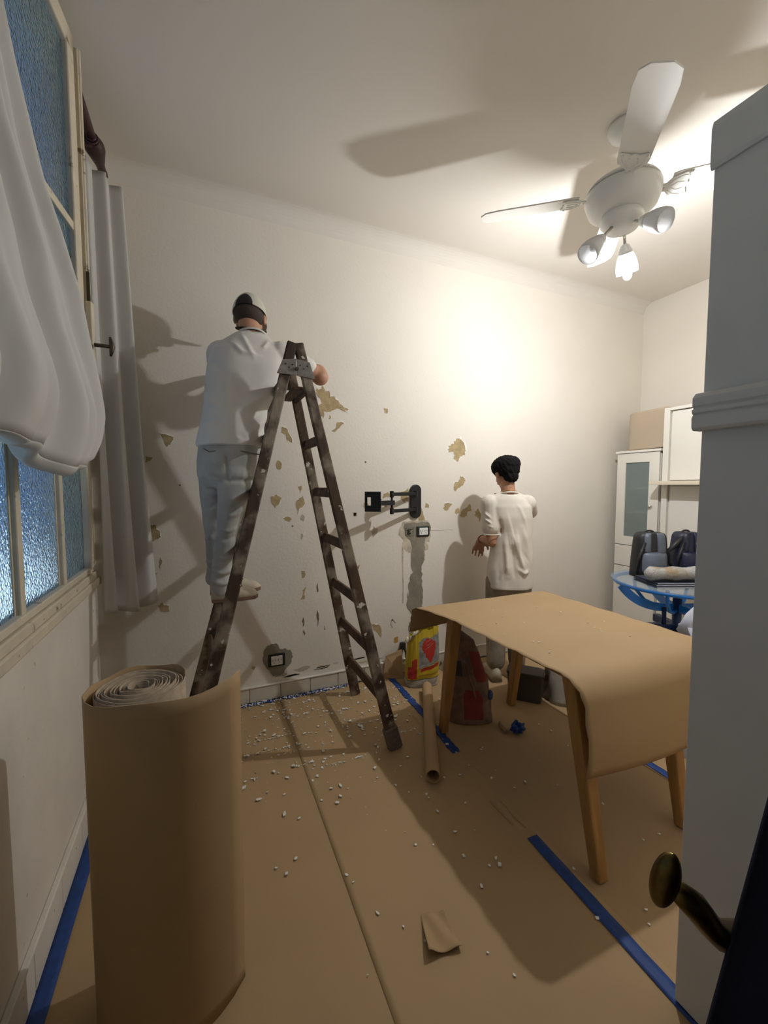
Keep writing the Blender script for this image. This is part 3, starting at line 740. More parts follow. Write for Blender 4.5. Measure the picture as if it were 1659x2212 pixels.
def tape_strip(pts, w, label, nrm=(0, 0, 1), z=0.0055, ragged=0.0, m=M_tape, n=40, seed=1):
    P = [Vector((*p, 0)) for p in pts]; rr = random.Random(seed)
    L = [0]
    for i in range(len(P)-1): L.append(L[-1]+(P[i+1]-P[i]).length)
    rg = [rr.uniform(-1, 1)*ragged for _ in range(n*2+2)]
    def at(t):
        s = t*L[-1]
        for i in range(len(P)-1):
            if s <= L[i+1] or i == len(P)-2:
                return P[i].lerp(P[i+1], (s-L[i])/(L[i+1]-L[i]))
    def f(u, v):
        k = int(round(v*(n-1))); c = at(v); d = (at(min(1, v+0.02))-at(max(0, v-0.02))).normalized()
        s = Vector((d.y, -d.x, 0))
        off = (u-0.5)*w + (rg[k] if u < 0.1 else rg[n+k] if u > 0.9 else 0)
        q = c+s*off
        return (q.x, q.y, z+abs(rg[k])*0.12+0.0008*math.sin(v*40))
    o = obj('masking_tape', MB().grid(4, n, f), m, None, smooth=True, solid=0.0004)
    return tag(o, label, 'tape', None)
tape_strip([(-0.455, 0.10), (-0.452, 2.30)], 0.048, 'blue masking tape along the foot of the window wall')
tape_strip([(0.02, 2.775), (0.35, 2.772), (0.75, 2.776), (0.92, 2.775)], 0.034, 'ragged blue masking tape along the back wall skirting, dusted with plaster', ragged=0.010, n=90, seed=4)
tape_strip([(1.207, 1.235), (1.188, 0.45)], 0.050, 'clean blue masking tape on the floor beside the covered table leg')
tape_strip([(1.258, 2.79), (1.252, 2.45), (1.238, 2.1), (1.222, 1.815)], 0.046, 'dusty blue masking tape on the floor behind the ladder foot', ragged=0.005, n=60, seed=6)
tape_strip([(2.10, 1.62), (2.09, 1.10)], 0.046, 'blue masking tape on the floor beyond the hanging table paper')
# dark paper seam between two pieces of the tape
o = obj('paper_curl', MB().tube([(1.213+0.004*math.sin(k), 1.44-0.02*k, 0.0045) for k in range(9)], 0.0018, 6), M_kraft)
tag(o, 'thin torn strip of paper lying along the floor seam', 'paper scrap')

# ================================================================== ROLL OF KRAFT PAPER standing by the window
roll = thing('paper_roll', 'upright roll of brown kraft paper with a loose outer flap', 'paper roll', (-0.17, 1.245, 0))
RH = 0.92; rcx, rcy = -0.172, 1.252
M_rolls = M_kraft
M_rolle = mat('kraft_roll_edges', (0.46, 0.36, 0.25), 0.85, var=0.2, scale=60)
def spiral(r0, r1, turns, n, seed):
    rr = random.Random(seed); ph = [rr.random()*6 for _ in range(3)]
    out = []
    for i in range(n+1):
        t = i/n; a = 2*PI*turns*t
        r = r0+(r1-r0)*t + 0.0022*math.sin(3*a*0.37+ph[0])*t + 0.0012*math.sin(a*0.71+ph[1])
        out.append((rcx+r*math.cos(a), rcy+r*math.sin(a)*0.98))
    return out
sp = spiral(0.022, 0.108, 13, 13*36, 2)
b = MB()
n = len(sp)
def zt(i): return RH-0.006+0.004*math.sin(i*0.11)+0.002*math.sin(i*0.53)
b.add([(x, y, 0.004) for x, y in sp] + [(x, y, zt(i)) for i, (x, y) in enumerate(sp)], [(i, i+1, n+i+1, n+i) for i in range(n-1)])
obj('wound_paper', b, M_rolle, roll, smooth=True, solid=0.0022, fix=False)
# outer sheet: half a turn round the back, along the front and off as a free flap
fl = [(rcx+0.116*math.cos(a), rcy+0.116*math.sin(a)) for a in [math.radians(d) for d in range(20, 181, 10)]]
fl += [(-0.293, 1.222), (-0.282, 1.192), (-0.262, 1.168), (-0.235, 1.148), (-0.197, 1.131), (-0.160, 1.118), (-0.126, 1.110), (-0.090, 1.109), (-0.056, 1.115), (-0.020, 1.130), (0.012, 1.150), (0.048, 1.180), (0.082, 1.220)]
nv = 24; b = MB(); n = len(fl)
vs = []
for j in range(nv):
    t = j/(nv-1)
    for i, (x, y) in enumerate(fl):
        s = max(0, (i-22)/(n-23))
        vs.append((x-0.006*s*(1-t), y-0.02*s*(1-t), 0.004+(RH-0.002)*t + (0.004*math.sin(i*0.9) if j == nv-1 else 0)))
b.add(vs, [(j*n+i, j*n+i+1, (j+1)*n+i+1, (j+1)*n+i) for j in range(nv-1) for i in range(n-1)])
obj('loose_flap', b, M_rolls, roll, smooth=True, solid=0.0018, fix=False)

# ================================================================== TABLE under paper
M_leg = mat('varnished_pine', (0.42, 0.215, 0.065), 0.45, var=0.25, scale=6, stretch=(6, 6, 0.6))
tab = thing('dining_table', 'varnished pine table with splayed legs under kraft paper', 'table', (1.6, 1.55, 0))
obj('table_top', MB().box((1.300, 1.085, 0.716), (2.02, 2.02, 0.738)), M_leg, tab, bevel=0.01)
for x, y0, y1 in ((1.30, 1.135, 0.992), (1.262, 1.905, 2.012), (1.835, 1.135, 1.02), (1.835, 1.985, 2.095)):
    obj('leg', MB().bar((x, y1, 0.004), (x, y0, 0.718), 0.048, 0.046, up=(0, 1, 0), w2=0.066, d2=0.062), M_leg, tab, bevel=0.008)
b = MB().box((1.345, 1.15, 0.66), (1.365, 1.90, 0.716)).box((1.82, 1.15, 0.66), (1.84, 1.96, 0.716)).box((1.345, 1.13, 0.66), (1.84, 1.15, 0.716)).box((1.345, 1.90, 0.66), (1.84, 1.92, 0.716))
obj('apron', b, M_leg, tab)
# the sheet: profile along y (far overhang, flat, rounded fall at the near end)
prof = []
for k in range(8):
    t = k/7; prof.append((2.135-0.02*t+0.0*t, 0.630+0.095*t))
prof += [(2.105, 0.738), (2.085, 0.744), (2.05, 0.745)]
prof += [(2.05-(2.05-1.12)*k/24, 0.744+0.002*math.sin(k*1.1)) for k in range(1, 25)]
for k in range(1, 9):
    a = PI/2*k/9; prof.append((1.12-0.105*math.sin(a), 0.744-0.105*(1-math.cos(a))))
prof += [(1.010, 0.60), (1.002, 0.55), (0.998, 0.49), (1.000, 0.43), (1.010, 0.395)]
LS = [0.0]
for p, q in zip(prof[:-1], prof[1:]): LS.append(LS[-1]+math.hypot(p[0]-q[0], p[1]-q[1]))
def sh(u, v):
    i = int(round(v*(len(prof)-1))); y, z = prof[i]
    x0, x1 = 1.150, 2.085
    x0 = 1.178+0.05*(1.86-y) if y < 1.86 else 1.178-0.30*(y-1.86)
    if v > 0.8: x0 += 0.012*(v-0.8)/0.2
    s = 0.0
    if v < 0.2: # far end: the left corner dips and curls
        s = -0.045*(1-u)**2*(1-v/0.2)
    if z < 0.70 and y < 1.1:
        y += 0.035*math.sin(u*PI)*-1*(0.70-z)/0.3
    x = x0+(x1-x0)*u
    if u < 0.02: x += 0.004*math.sin(i*2.3)
    return (x, y, z+s)
sheet = obj('covering_sheet', MB().grid(36, len(prof), sh), M_kraft, None, smooth=True, solid=0.0012)
tag(sheet, 'sheet of brown kraft paper draped over the table', 'paper')

# ================================================================== CARDBOARD TUBE
tube = thing('cardboard_tube', 'brown cardboard core tube lying on the floor paper', 'tube', (1.2, 2.0, 0))
tp, tq = Vector((0.985, 1.66, 0.0435)), Vector((1.405, 2.46, 0.0435))
td = (tq-tp).normalized(); Mt = Matrix.Translation(tp) @ td.to_track_quat('Z', 'Y').to_matrix().to_4x4(); TL = (tq-tp).length
M_card = mat('cardboard', (0.44, 0.285, 0.145), 0.8, var=0.06, scale=5)
obj('tube_wall', MB().lathe([(0.0345, 0), (0.0345, TL), (0.0305, TL), (0.0305, 0), (0.0345, 0)], 36, Mt), M_card, tube, smooth=False, bevel=0.0005)
for k in range(2):
    obj('paper_seam', MB().tube([Mt @ Vector((0.0345*math.cos(a0+k*PI), 0.0345*math.sin(a0+k*PI), TL*t)) for t, a0 in [(i/30, i*0.5) for i in range(31)]], 0.0005, 4), M_card, tube)

# ================================================================== SCRAP PAPER, TAPE BALL
def sc_f(u, v):
    x = 0.595+0.11*u+0.04*v-0.03*u*v; y = 1.02+0.125*v-0.02*u
    z = 0.006+0.018*math.exp(-((v)/0.2)**2)*(0.4+u*0.3)+0.022*math.exp(-((u)/0.18)**2)*(1-v)+0.004*math.sin(u*9+v*5)
    return (x, y, z)
o = obj('paper_scrap', MB().grid(16, 16, sc_f), M_kraft, None, smooth=True, solid=0.001)
tag(o, 'crumpled brown paper offcut lying alone on the floor paper', 'paper scrap')
def sc_g(u, v):
    return (1.575+0.03*u+0.025*v, 1.845+0.09*v, 0.008+0.02*math.sin(u*3.1)+0.005*math.sin(v*7))
o = obj('paper_scrap', MB().grid(10, 14, sc_g), M_kraft, None, smooth=True, solid=0.001)
tag(o, 'small curled strip of brown paper beside the crumpled blue tape', 'paper scrap')
b = MB().ell((1.66, 1.83, 0.030), (0.036, 0.034, 0.030), 26, 18)
rr = random.Random(8)
nv = []
for x, y, z in b.v:
    d = Vector((x-1.66, y-1.83, z-0.03)); k = 1+0.22*math.sin(d.x*190+1)+0.2*math.sin(d.y*230+d.z*160)+0.1*rr.uniform(-1, 1)
    nv.append((1.66+d.x*k, 1.83+d.y*k, max(0.003, 0.03+d.z*k)))
b.v = nv
ball = obj('tape_ball', b, M_tape, None, smooth=False)
tag(ball, 'crumpled ball of blue masking tape on the floor', 'tape ball')

# ================================================================== CURTAINS AND ROD
M_cur = sheer('white_voile', (0.74, 0.72, 0.68), 0.32)
# voile fixed to the open casement; its lower end is lifted and tucked into a pouch
edge = [(3.05, 1.255), (2.657, 1.378), (2.538, 1.429), (2.329, 1.554), (2.232, 1.667), (2.098, 1.79), (1.88, 1.875), (1.714, 1.90), (1.62, 1.868), (1.55, 1.80)]
def edge_y(z):
    for (z0, y0), (z1, y1) in zip(edge[:-1], edge[1:]):
        if z <= z0 and z >= z1: return y0+(y1-y0)*(z0-z)/(z0-z1)
    return edge[0][1] if z > edge[0][0] else edge[-1][1]
def leaf_x(y): return H0.x+(y-H0.y)/(H1.y-H0.y)*(H1.x-H0.x)
def cur1(u, v):
    z = 3.05-(3.05-1.555)*v
    y1 = edge_y(z); y0 = 0.72
    y = y0+(y1-y0)*u
    t = v
    fold = 0.016*math.sin(u*26+1.5*t)+0.011*math.sin(u*47-2.2*t+1)+0.006*math.sin(u*71+t*3)+0.006*math.sin(u*9+t*6)
    puff = 0.055*math.exp(-((v-0.90)/0.13)**2)+0.015*v
    x = leaf_x(y)+0.038+puff*math.sin(min(1, u*1.02)*PI)**0.35+fold*(0.5+0.7*v)*(1-0.7*max(0, u-0.9)/0.1)
    zz = z+(0.028*math.sin(u*5.2+0.6)+0.018*math.sin(u*13+1)+0.010*math.sin(u*31+2))*v**6
    return (x, y, zz)
def cur1b(u, v):   # the tucked end folding back up inside the pouch
    x, y, z = cur1(u, 1.0)
    a = v*PI
    return (x-0.035*(1-math.cos(a))*0.9, y-0.01*v, z-0.028*math.sin(a)*(0.6+0.4*math.sin(u*11))+0.07*max(0, v-0.5))
cur = thing('window_curtain', 'white voile curtain tucked up into a pouch on the open casement', 'curtain', (-0.42, 1.4, 1.55))
obj('curtain_cloth', MB().grid(150, 60, cur1), M_cur, cur, smooth=True, solid=0.0012, fix=False)
obj('tucked_hem', MB().grid(150, 14, cur1b), M_cur, cur, smooth=True, solid=0.0012, fix=False)
# long curtain hanging in the corner
def cur2(u, v):
    z = 2.955-(2.955-0.785)*v
    w = 0.55+0.45*v**0.7
    # plan path swept from the window post round into the corner
    px = -0.475+0.005*v+(0.125+0.07*v)*u
    py = 2.36+0.03*v+(0.20+0.07*v)*u
    f = (0.022+0.012*v)*math.sin(u*15.0+0.5*math.sin(v*3))+0.010*math.sin(u*29+1+v*2)
    nx, ny = 0.82, -0.57
    lift = 0.06*max(0, 0.45-u)*max(0, v-0.8)/0.2
    return (px+nx*f, py+ny*f, z+lift+0.012*math.sin(u*7)*v)
cu2 = obj('window_curtain', MB().grid(90, 60, cur2), M_cur, None, smooth=True, solid=0.0012, fix=False)
tag(cu2, 'long white voile curtain hanging from the dark rod in the room corner', 'curtain')
M_rod = mat('dark_red_wood', (0.055, 0.018, 0.014), 0.5, var=0.3, scale=14)
rod = thing('curtain_rod', 'dark red-brown wooden curtain rod with a turned finial', 'curtain rod', (-0.425, 2.3, 3.02))
rx, rz = -0.425, 3.02
obj('rod', MB().tube([(rx, 1.99, rz), (rx, 2.345, rz)], 0.020, 14), M_rod, rod, smooth=True)
Mf = Matrix.Translation((rx, 2.33, rz)) @ Matrix.Rotation(-PI/2, 4, 'X')
obj('finial', MB().lathe([(0.0, -0.02), (0.020, -0.02), (0.026, -0.01), (0.020, 0.0), (0.034, 0.015), (0.042, 0.04), (0.042, 0.065), (0.034, 0.10), (0.026, 0.14), (0.020, 0.165), (0.018, 0.20), (0.021, 0.225), (0.018, 0.25), (0.011, 0.30), (0.0, 0.315)], 24, Mf), M_rod, rod, smooth=True)
obj('bracket', MB().bar((XL, 2.33, rz-0.05), (rx, 2.33, rz-0.02), 0.02, 0.03).tube([(rx, 2.33, rz-0.03), (rx, 2.33, rz+0.02)], 0.012, 10), M_rod, rod)
rg = mesh_of('curtain_ring', MB().tube([(rx+0.026*math.cos(a), 0, rz-0.006+0.026*math.sin(a)) for a in [2*PI*k/20 for k in range(20)]], 0.004, 6, closed=True), M_rod, smooth=True)
for y in (2.318, 2.335, 2.352):
    o = link('curtain_ring', rg, rod); o.location = (0, y, 0)

# ================================================================== TV WALL BRACKET
tv = thing('wall_bracket', 'black steel swing-arm television bracket screwed to the wall', 'wall bracket', (1.49, YB, 1.2))
pl = []
for k in range(17): a = PI*k/16; pl.append((1.492+0.045*math.cos(a), 1.417+0.045*math.sin(a)))
for k in range(17): a = PI+PI*k/16; pl.append((1.492+0.045*math.cos(a), 1.248+0.045*math.sin(a)))
obj('wall_plate', MB().prism(pl, lambda u, v, d: (u, YB-d, v), 0, 0.022), M_black, tv, bevel=0.004)
e = Vector((1.225, 2.665, 0)); pv = Vector((1.482, 2.785, 0)); k2 = Vector((1.085, 2.60, 0))
for z in (1.392, 1.272):
    obj('arm', MB().bar((pv.x, pv.y, z), (e.x, e.y, z), 0.018, 0.026), M_black, tv, bevel=0.003)
    obj('knuckle', MB().tube([(e.x, e.y, z-0.022), (e.x, e.y, z+0.022)], 0.015, 14), M_black, tv)
    obj('knuckle', MB().tube([(pv.x, pv.y, z-0.02), (pv.x, pv.y, z+0.02)], 0.015, 14), M_black, tv)
obj('pivot_post', MB().tube([(e.x, e.y, 1.25), (e.x, e.y, 1.415)], 0.0085, 12), M_black, tv, smooth=True)
obj('arm', MB().bar((e.x+0.02, e.y+0.006, 1.332), (k2.x, k2.y, 1.332), 0.020, 0.034), M_black, tv, bevel=0.003)
obj('tilt_head', MB().box((k2.x-0.035, k2.y-0.028, 1.295), (k2.x+0.005, k2.y+0.028, 1.372)).tube([(k2.x+0.01, k2.y, 1.30), (k2.x+0.01, k2.y, 1.365)], 0.02, 12), M_black, tv, bevel=0.004)
# square plate with a slot, standing nearly square to the wall
Mp = Matrix.Translation((1.035, 2.575, 1.345)) @ Matrix.Rotation(math.radians(-32), 4, 'Z')
b = MB()
for (u0, u1, v0, v1) in ((-0.048, -0.030, -0.068, 0.068), (-0.006, 0.062, -0.068, 0.068), (-0.030, -0.006, 0.030, 0.068), (-0.030, -0.006, -0.068, -0.026)):
    b.box((u0, -0.002, v0), (u1, 0.002, v1), M=Mp)
obj('screen_plate', b, M_black, tv)
for u, v in ((-0.039, 0.058), (0.05, 0.058), (-0.039, -0.058), (0.05, -0.058)):
    obj('plate_lug', MB().ell(Mp @ Vector((u, -0.003, v)), (0.004, 0.003, 0.004), 8, 6), M_black, tv)

# ================================================================== SOCKETS
M_box = mat('black_box', (0.014, 0.014, 0.016), 0.5)
M_sock = mat('socket_white', (0.85, 0.84, 0.80), 0.4)
def socket(cx, cz, w, h, label):
    s = thing('wall_socket', label, 'socket', (cx, YB, cz))
    obj('back_box', MB().box((cx-w/2, YB-0.012, cz-h/2), (cx+w/2, YB, cz+h/2)), M_box, s, bevel=0.004)
    f = obj('face_plate', MB().box((cx-w*0.34, YB-0.018, cz-h*0.36), (cx+w*0.34, YB-0.012, cz+h*0.36)), M_sock, s, bevel=0.003)
    for dx in (-0.17, 0.17):
        x = cx+dx*w
        for sx in (-1, 1):
            p = MB().bar((x+sx*0.0075, YB-0.0185, cz+0.010), (x+sx*0.0115, YB-0.0185, cz-0.002), 0.0025, 0.002, up=(0, 1, 0))
            obj('pin_slot', p, M_box, f)
        obj('pin_slot', MB().box((x-0.0012, YB-0.0195, cz-0.017), (x+0.0012, YB-0.0175, cz-0.008)), M_box, f)
socket(0.428, 0.263, 0.112, 0.088, 'white double socket in a black box low on the wall beside the ladder')
socket(1.562, 1.098, 0.112, 0.078, 'white double socket in a black box below the television bracket')
jb = thing('junction_box', 'open junction box with loose wires beside the upper socket', 'junction box', (1.445, YB, 1.1))
obj('box_frame', MB().box((1.410, YB-0.006, 1.068), (1.415, YB, 1.132)).box((1.475, YB-0.006, 1.068), (1.480, YB, 1.132)).box((1.410, YB-0.006, 1.127), (1.480, YB, 1.132)).box((1.410, YB-0.006, 1.068), (1.480, YB, 1.073)), M_cement, jb)
obj('box_cavity', MB().box((1.415, YB-0.002, 1.073), (1.475, YB, 1.127)), M_cement, jb)
M_wire = mat('cream_wire', (0.62, 0.52, 0.30), 0.5)
for k in range(4):
    r_ = random.Random(k+3)
    pts = [(1.425+0.04*r_.random(), YB-0.006-0.01*r_.random(), 1.08+0.04*r_.random()) for _ in range(5)]
    obj('wire', MB().tube(pts, 0.003, 6), M_wire if k % 2 else mat('black_wire', (0.02, 0.02, 0.02), 0.5), jb, smooth=True)
o = obj('masking_tape', MB().prism(jag([(1.318, 0.282), (1.352, 0.288), (1.350, 0.245), (1.316, 0.240)], 2, 0.08, 2), lambda u, v, d: (u, YB-d, v), 0.0002, 0.0012), mat('orange_masking_tape', (0.55, 0.30, 0.07), 0.7, var=0.15, scale=50))
tag(o, 'small square of orange masking tape stuck low on the wall', 'tape')
nail = obj('wall_hook', MB().tube([(1.300, YB, 0.425), (1.300, YB-0.02, 0.427), (1.318, YB-0.024, 0.407)], 0.0025, 6).ell((1.300, YB-0.004, 0.426), (0.006, 0.004, 0.007), 10, 6), M_iron)
tag(nail, 'small bent nail in the wall above the yellow bag', 'nail')

# ================================================================== CABINET IN THE CORNER
cab = thing('display_cabinet', 'tall white cabinet with a frosted glass door and a drawer', 'cabinet', (3.8, 2.5, 0))
cx0, cx1, cy0, cy1, cz = 3.60, 4.03, 2.315, 2.715, 1.752
b = MB().box((cx0+0.02, cy0, 0.0), (cx1, cy0+0.018, cz)).box((cx0+0.02, cy1-0.018, 0.0), (cx1, cy1, cz)).box((cx1-0.012, cy0, 0), (cx1, cy1, cz))
b.box((cx0+0.02, cy0, 0.02), (cx1, cy1, 0.04)).box((cx0+0.02, cy0, 0.695), (cx1, cy1, 0.713)).box((cx0+0.02, cy0, 0.893), (cx1, cy1, 0.911)).box((cx0+0.02, cy0, cz-0.018), (cx1, cy1, cz))
obj('carcass', b, M_white, cab)
obj('cornice', MB().box((cx0-0.012, cy0-0.012, cz), (cx1, cy1+0.012, cz+0.022)), M_white, cab, bevel=0.004)
for z in (1.20, 1.42):
    obj('shelf', MB().box((cx0+0.05, cy0+0.018, z), (cx1-0.012, cy1-0.018, z+0.016)), M_white, cab)
gy0, gy1, gz0, gz1 = 2.405, 2.628, 0.985, 1.664
b = MB().box((cx0, cy0+0.003, 0.906), (cx0+0.02, gy0, cz-0.004)).box((cx0, gy1, 0.906), (cx0+0.02, cy1-0.003, cz-0.004)).box((cx0, gy0, 0.906), (cx0+0.02, gy1, gz0)).box((cx0, gy0, gz1), (cx0+0.02, gy1, cz-0.004))
gd = obj('glass_door', b, M_white, cab)
M_cg = sheer('satin_glass', (0.42, 0.49, 0.47), 0.35, 0.45)
obj('glass_pane', MB().box((cx0+0.009, gy0-0.004, gz0-0.004), (cx0+0.013, gy1+0.004, gz1+0.004)), M_cg, gd)
M_chr = mat('chrome', (0.65, 0.65, 0.62), 0.15, 1.0)
obj('door_knob', MB().ell((cx0-0.016, 2.382, 1.270), (0.012, 0.015, 0.015), 14, 10).tube([(cx0, 2.382, 1.270), (cx0-0.012, 2.382, 1.270)], 0.006, 10).tube([(cx0-0.014, 2.36, 1.283), (cx0-0.018, 2.40, 1.262)], 0.004, 8), M_chr, gd, smooth=True)
dr_ = obj('drawer', MB().box((cx0, cy0+0.003, 0.708), (cx0+0.02, cy1-0.003, 0.898)), M_white, cab, bevel=0.002)
obj('drawer_knob', MB().ell((cx0-0.012, 2.53, 0.80), (0.010, 0.012, 0.010), 12, 8), M_chr, dr_, smooth=True)
ld = obj('lower_door', MB().box((cx0, cy0+0.003, 0.03), (cx0+0.02, cy1-0.003, 0.700)), M_white, cab, bevel=0.002)
# beige cardboard box on top, flaps soft, cloth-like
M_beige = mat('beige_box', (0.50, 0.40, 0.29), 0.8, var=0.06, scale=5)
cb = thing('storage_box', 'beige soft-cornered storage box on top of the white cabinet', 'box', (3.8, 2.47, cz+0.022))
def bx(u, v):
    return None
b = MB()
rings = []
for z, k in ((cz+0.031, 0.97), (cz+0.042, 1.0), (cz+0.15, 1.005), (cz+0.36, 0.985), (cz+0.375, 0.95)):
    r_ = []
    for j in range(40):
        a = 2*PI*j/40; c, s = math.cos(a), math.sin(a)
        r_.append((3.80+0.155*k*math.copysign(abs(c)**0.22, c), 2.475+0.185*k*math.copysign(abs(s)**0.22, s), z+0.006*math.sin(a*2)))
    rings.append(r_)
obj('box_body', b.loft(rings), M_beige, cb, smooth=False, bevel=0.004)
obj('box_lid_strip', MB().box((3.635, 2.288, cz+0.03), (3.80, 2.296, cz+0.36)), mat('tan_strip', (0.40, 0.29, 0.17), 0.8), cb)

# wardrobe with panels and a ledge beside it
wd = thing('wardrobe', 'tall white wardrobe with flat panels and a projecting ledge', 'wardrobe', (3.8, 1.9, 0))
wx = 3.605
obj('carcass', MB().box((wx+0.01, 1.30, 0.02), (4.04, 2.275, 2.06)), M_white, wd)
obj('side_frame', MB().box((wx-0.02, 2.238, 0.02), (wx+0.02, 2.285, 2.105)), M_white, wd, bevel=0.003)
obj('top_frame', MB().box((wx-0.02, 1.30, 2.08), (wx+0.35, 2.238, 2.105)), M_white, wd, bevel=0.003)
obj('upper_panel', MB().box((wx-0.006, 1.31, 1.50), (wx+0.01, 2.225, 2.072)), M_white, wd, bevel=0.002)
obj('lower_panel', MB().box((wx-0.004, 1.31, 0.06), (wx+0.01, 2.225, 1.45)), M_white, wd, bevel=0.002)
obj('ledge', MB().box((wx-0.165, 1.30, 1.460), (wx, 2.30, 1.492)), mat('cream_ledge', (0.74, 0.67, 0.52), 0.45), wd, bevel=0.003)

# ================================================================== BLUE ROUND TABLE AND WHAT STANDS ON IT
M_blue = mat('blue_enamel', (0.015, 0.24, 0.78), 0.35, var=0.08, scale=10, coat=0.3)
M_navy = mat('navy_enamel', (0.006, 0.030, 0.12), 0.4)
bt = thing('round_table', 'blue steel pedestal table with a round grey top', 'table', (2.97, 1.75, 0))
BX, BY, BZ, BR = 2.985, 1.76, 0.795, 0.405
def rim(r, z, n=56): return [(BX+r*math.cos(2*PI*k/n), BY+r*math.sin(2*PI*k/n), z) for k in range(n)]
obj('table_top', MB().lathe([(0, BZ-0.008), (BR, BZ-0.008), (BR+0.004, BZ-0.004), (BR+0.004, BZ), (BR, BZ+0.003), (0, BZ+0.003)], 64, Matrix.Translation((BX, BY, 0))), sheer('clear_glass_top', (0.40, 0.47, 0.52), 0.3, 0.62), bt, smooth=False)
obj('rim_tube', MB().tube(rim(BR-0.02, BZ-0.021), 0.012, 10, closed=True), M_blue, bt, smooth=True)
def flat_arc(pts, w):
    b = MB(); n = len(pts); vs = []
    for i, p in enumerate(pts):
        p = Vector(p); t = (Vector(pts[min(i+1, n-1)])-Vector(pts[max(i-1, 0)])).normalized()
        s = t.cross(Vector((0, 0, 1))); s = s.normalized() if s.length > 1e-3 else Vector((1, 0, 0))
        u = s.cross(t).normalized()
        for a, c in ((-1, -1), (1, -1), (1, 1), (-1, 1)): vs.append(p+s*a*0.005+u*c*w/2)
    fs = [(i*4+j, i*4+(j+1) % 4, (i+1)*4+(j+1) % 4, (i+1)*4+j) for i in range(n-1) for j in range(4)] + [(3, 2, 1, 0), tuple((n-1)*4+j for j in range(4))]
    return b.add(vs, fs)
view = math.radians(154)   # arms run across the view and along it
for k in range(2):
    a = view+k*PI/2
    d = Vector((math.cos(a), math.sin(a), 0)); c = Vector((BX, BY, 0))
    pts = []
    for i in range(25):
        t = -1+2*i/24
        pts.append(c+d*(BR-0.02)*math.copysign(abs(t)**0.8, t)+Vector((0, 0, BZ-0.03-0.155*(1-abs(t)**2.6))))
    obj('cradle_bar', flat_arc(pts, 0.056), M_blue, bt)
for k in range(4):
    a = view+k*PI/2+PI/4; d = Vector((math.cos(a), math.sin(a), 0)); c = Vector((BX, BY, 0))
    obj('loop_bar', MB().tube([c+d*0.27+Vector((0, 0, BZ-0.02)), c+d*0.26+Vector((0, 0, BZ-0.10)), c+d*0.20+Vector((0, 0, BZ-0.17)), c+d*0.10+Vector((0, 0, BZ-0.20)), c+d*0.03+Vector((0, 0, BZ-0.20))], 0.012, 10), M_blue, bt, smooth=True)
obj('pedestal', MB().tube([(BX, BY, 0.03), (BX, BY, BZ-0.12)], 0.028, 16).tube([(BX+0.09, BY-0.03, BZ-0.30), (BX+0.09, BY-0.03, BZ-0.18)], 0.014, 10).tube([(BX-0.09, BY+0.03, BZ-0.30), (BX-0.09, BY+0.03, BZ-0.18)], 0.014, 10), M_navy, bt, smooth=True)
for k in range(2):
    a = view+k*PI/2; d = Vector((math.cos(a), math.sin(a), 0))
    obj('cross_bar', MB().bar(Vector((BX, BY, BZ-0.325))-d*0.23, Vector((BX, BY, BZ-0.325))+d*0.23, 0.05, 0.055), M_navy, bt, bevel=0.006)
    obj('foot_bar', MB().bar(Vector((BX, BY, 0.03))-d*0.30, Vector((BX, BY, 0.03))+d*0.30, 0.05, 0.05), M_navy, bt, bevel=0.006)
# flat boards, roll of bubble film, backpacks on the table
M_board = mat('dark_blue_board', (0.03, 0.035, 0.06), 0.6); M_bedge = mat('pale_board_edge', (0.6, 0.62, 0.66), 0.5)
fv = Vector((math.sin(YAW), math.cos(YAW), 0)); rv = Vector((math.cos(YAW), -math.sin(YAW), 0))
FM = Matrix(((rv.x, fv.x, 0, BX), (rv.y, fv.y, 0, BY), (0, 0, 1, 0), (0, 0, 0, 1)))
for k, (u0, v0) in enumerate(((-0.29, -0.215), (-0.285, -0.205), (-0.275, -0.20))):
    z = BZ+0.004+0.011*k
    bo = thing('flat_board', ('dark blue flat board at the bottom of the stack under the film roll', 'dark blue flat board in the middle of the stack under the film roll', 'dark blue flat board on top of the stack under the film roll')[k], 'board', tuple(FM @ Vector((u0, v0, z))))
    obj('board_face', MB().box((u0, v0, z), (0.30, v0+0.24, z+0.0075), M=FM), M_board, bo)
    obj('edge_band', MB().box((u0, v0-0.002, z+0.0015), (0.30, v0, z+0.0055), M=FM), M_bedge, bo)
M_film = mat('bubble_film', (0.46, 0.45, 0.43), 0.35, var=0.15, scale=60, bump=0.6, bscale=120)
spots(M_film, (0.36, 0.27, 0.16), 6, 0.58, 0.1)
zc = BZ+0.038+0.045
o = obj('film_roll', MB().tube([FM @ Vector((u, -0.135+0.004*math.sin(u*9), zc)) for u in [-0.315+0.03*k for k in range(22)]], [0.020]+[0.043+0.004*math.sin(k*1.3) for k in range(1, 21)]+[0.03], 22), M_film, None, smooth=True)
tag(o, 'grey roll of bubble film lying on flat boards on the blue table', 'film roll')
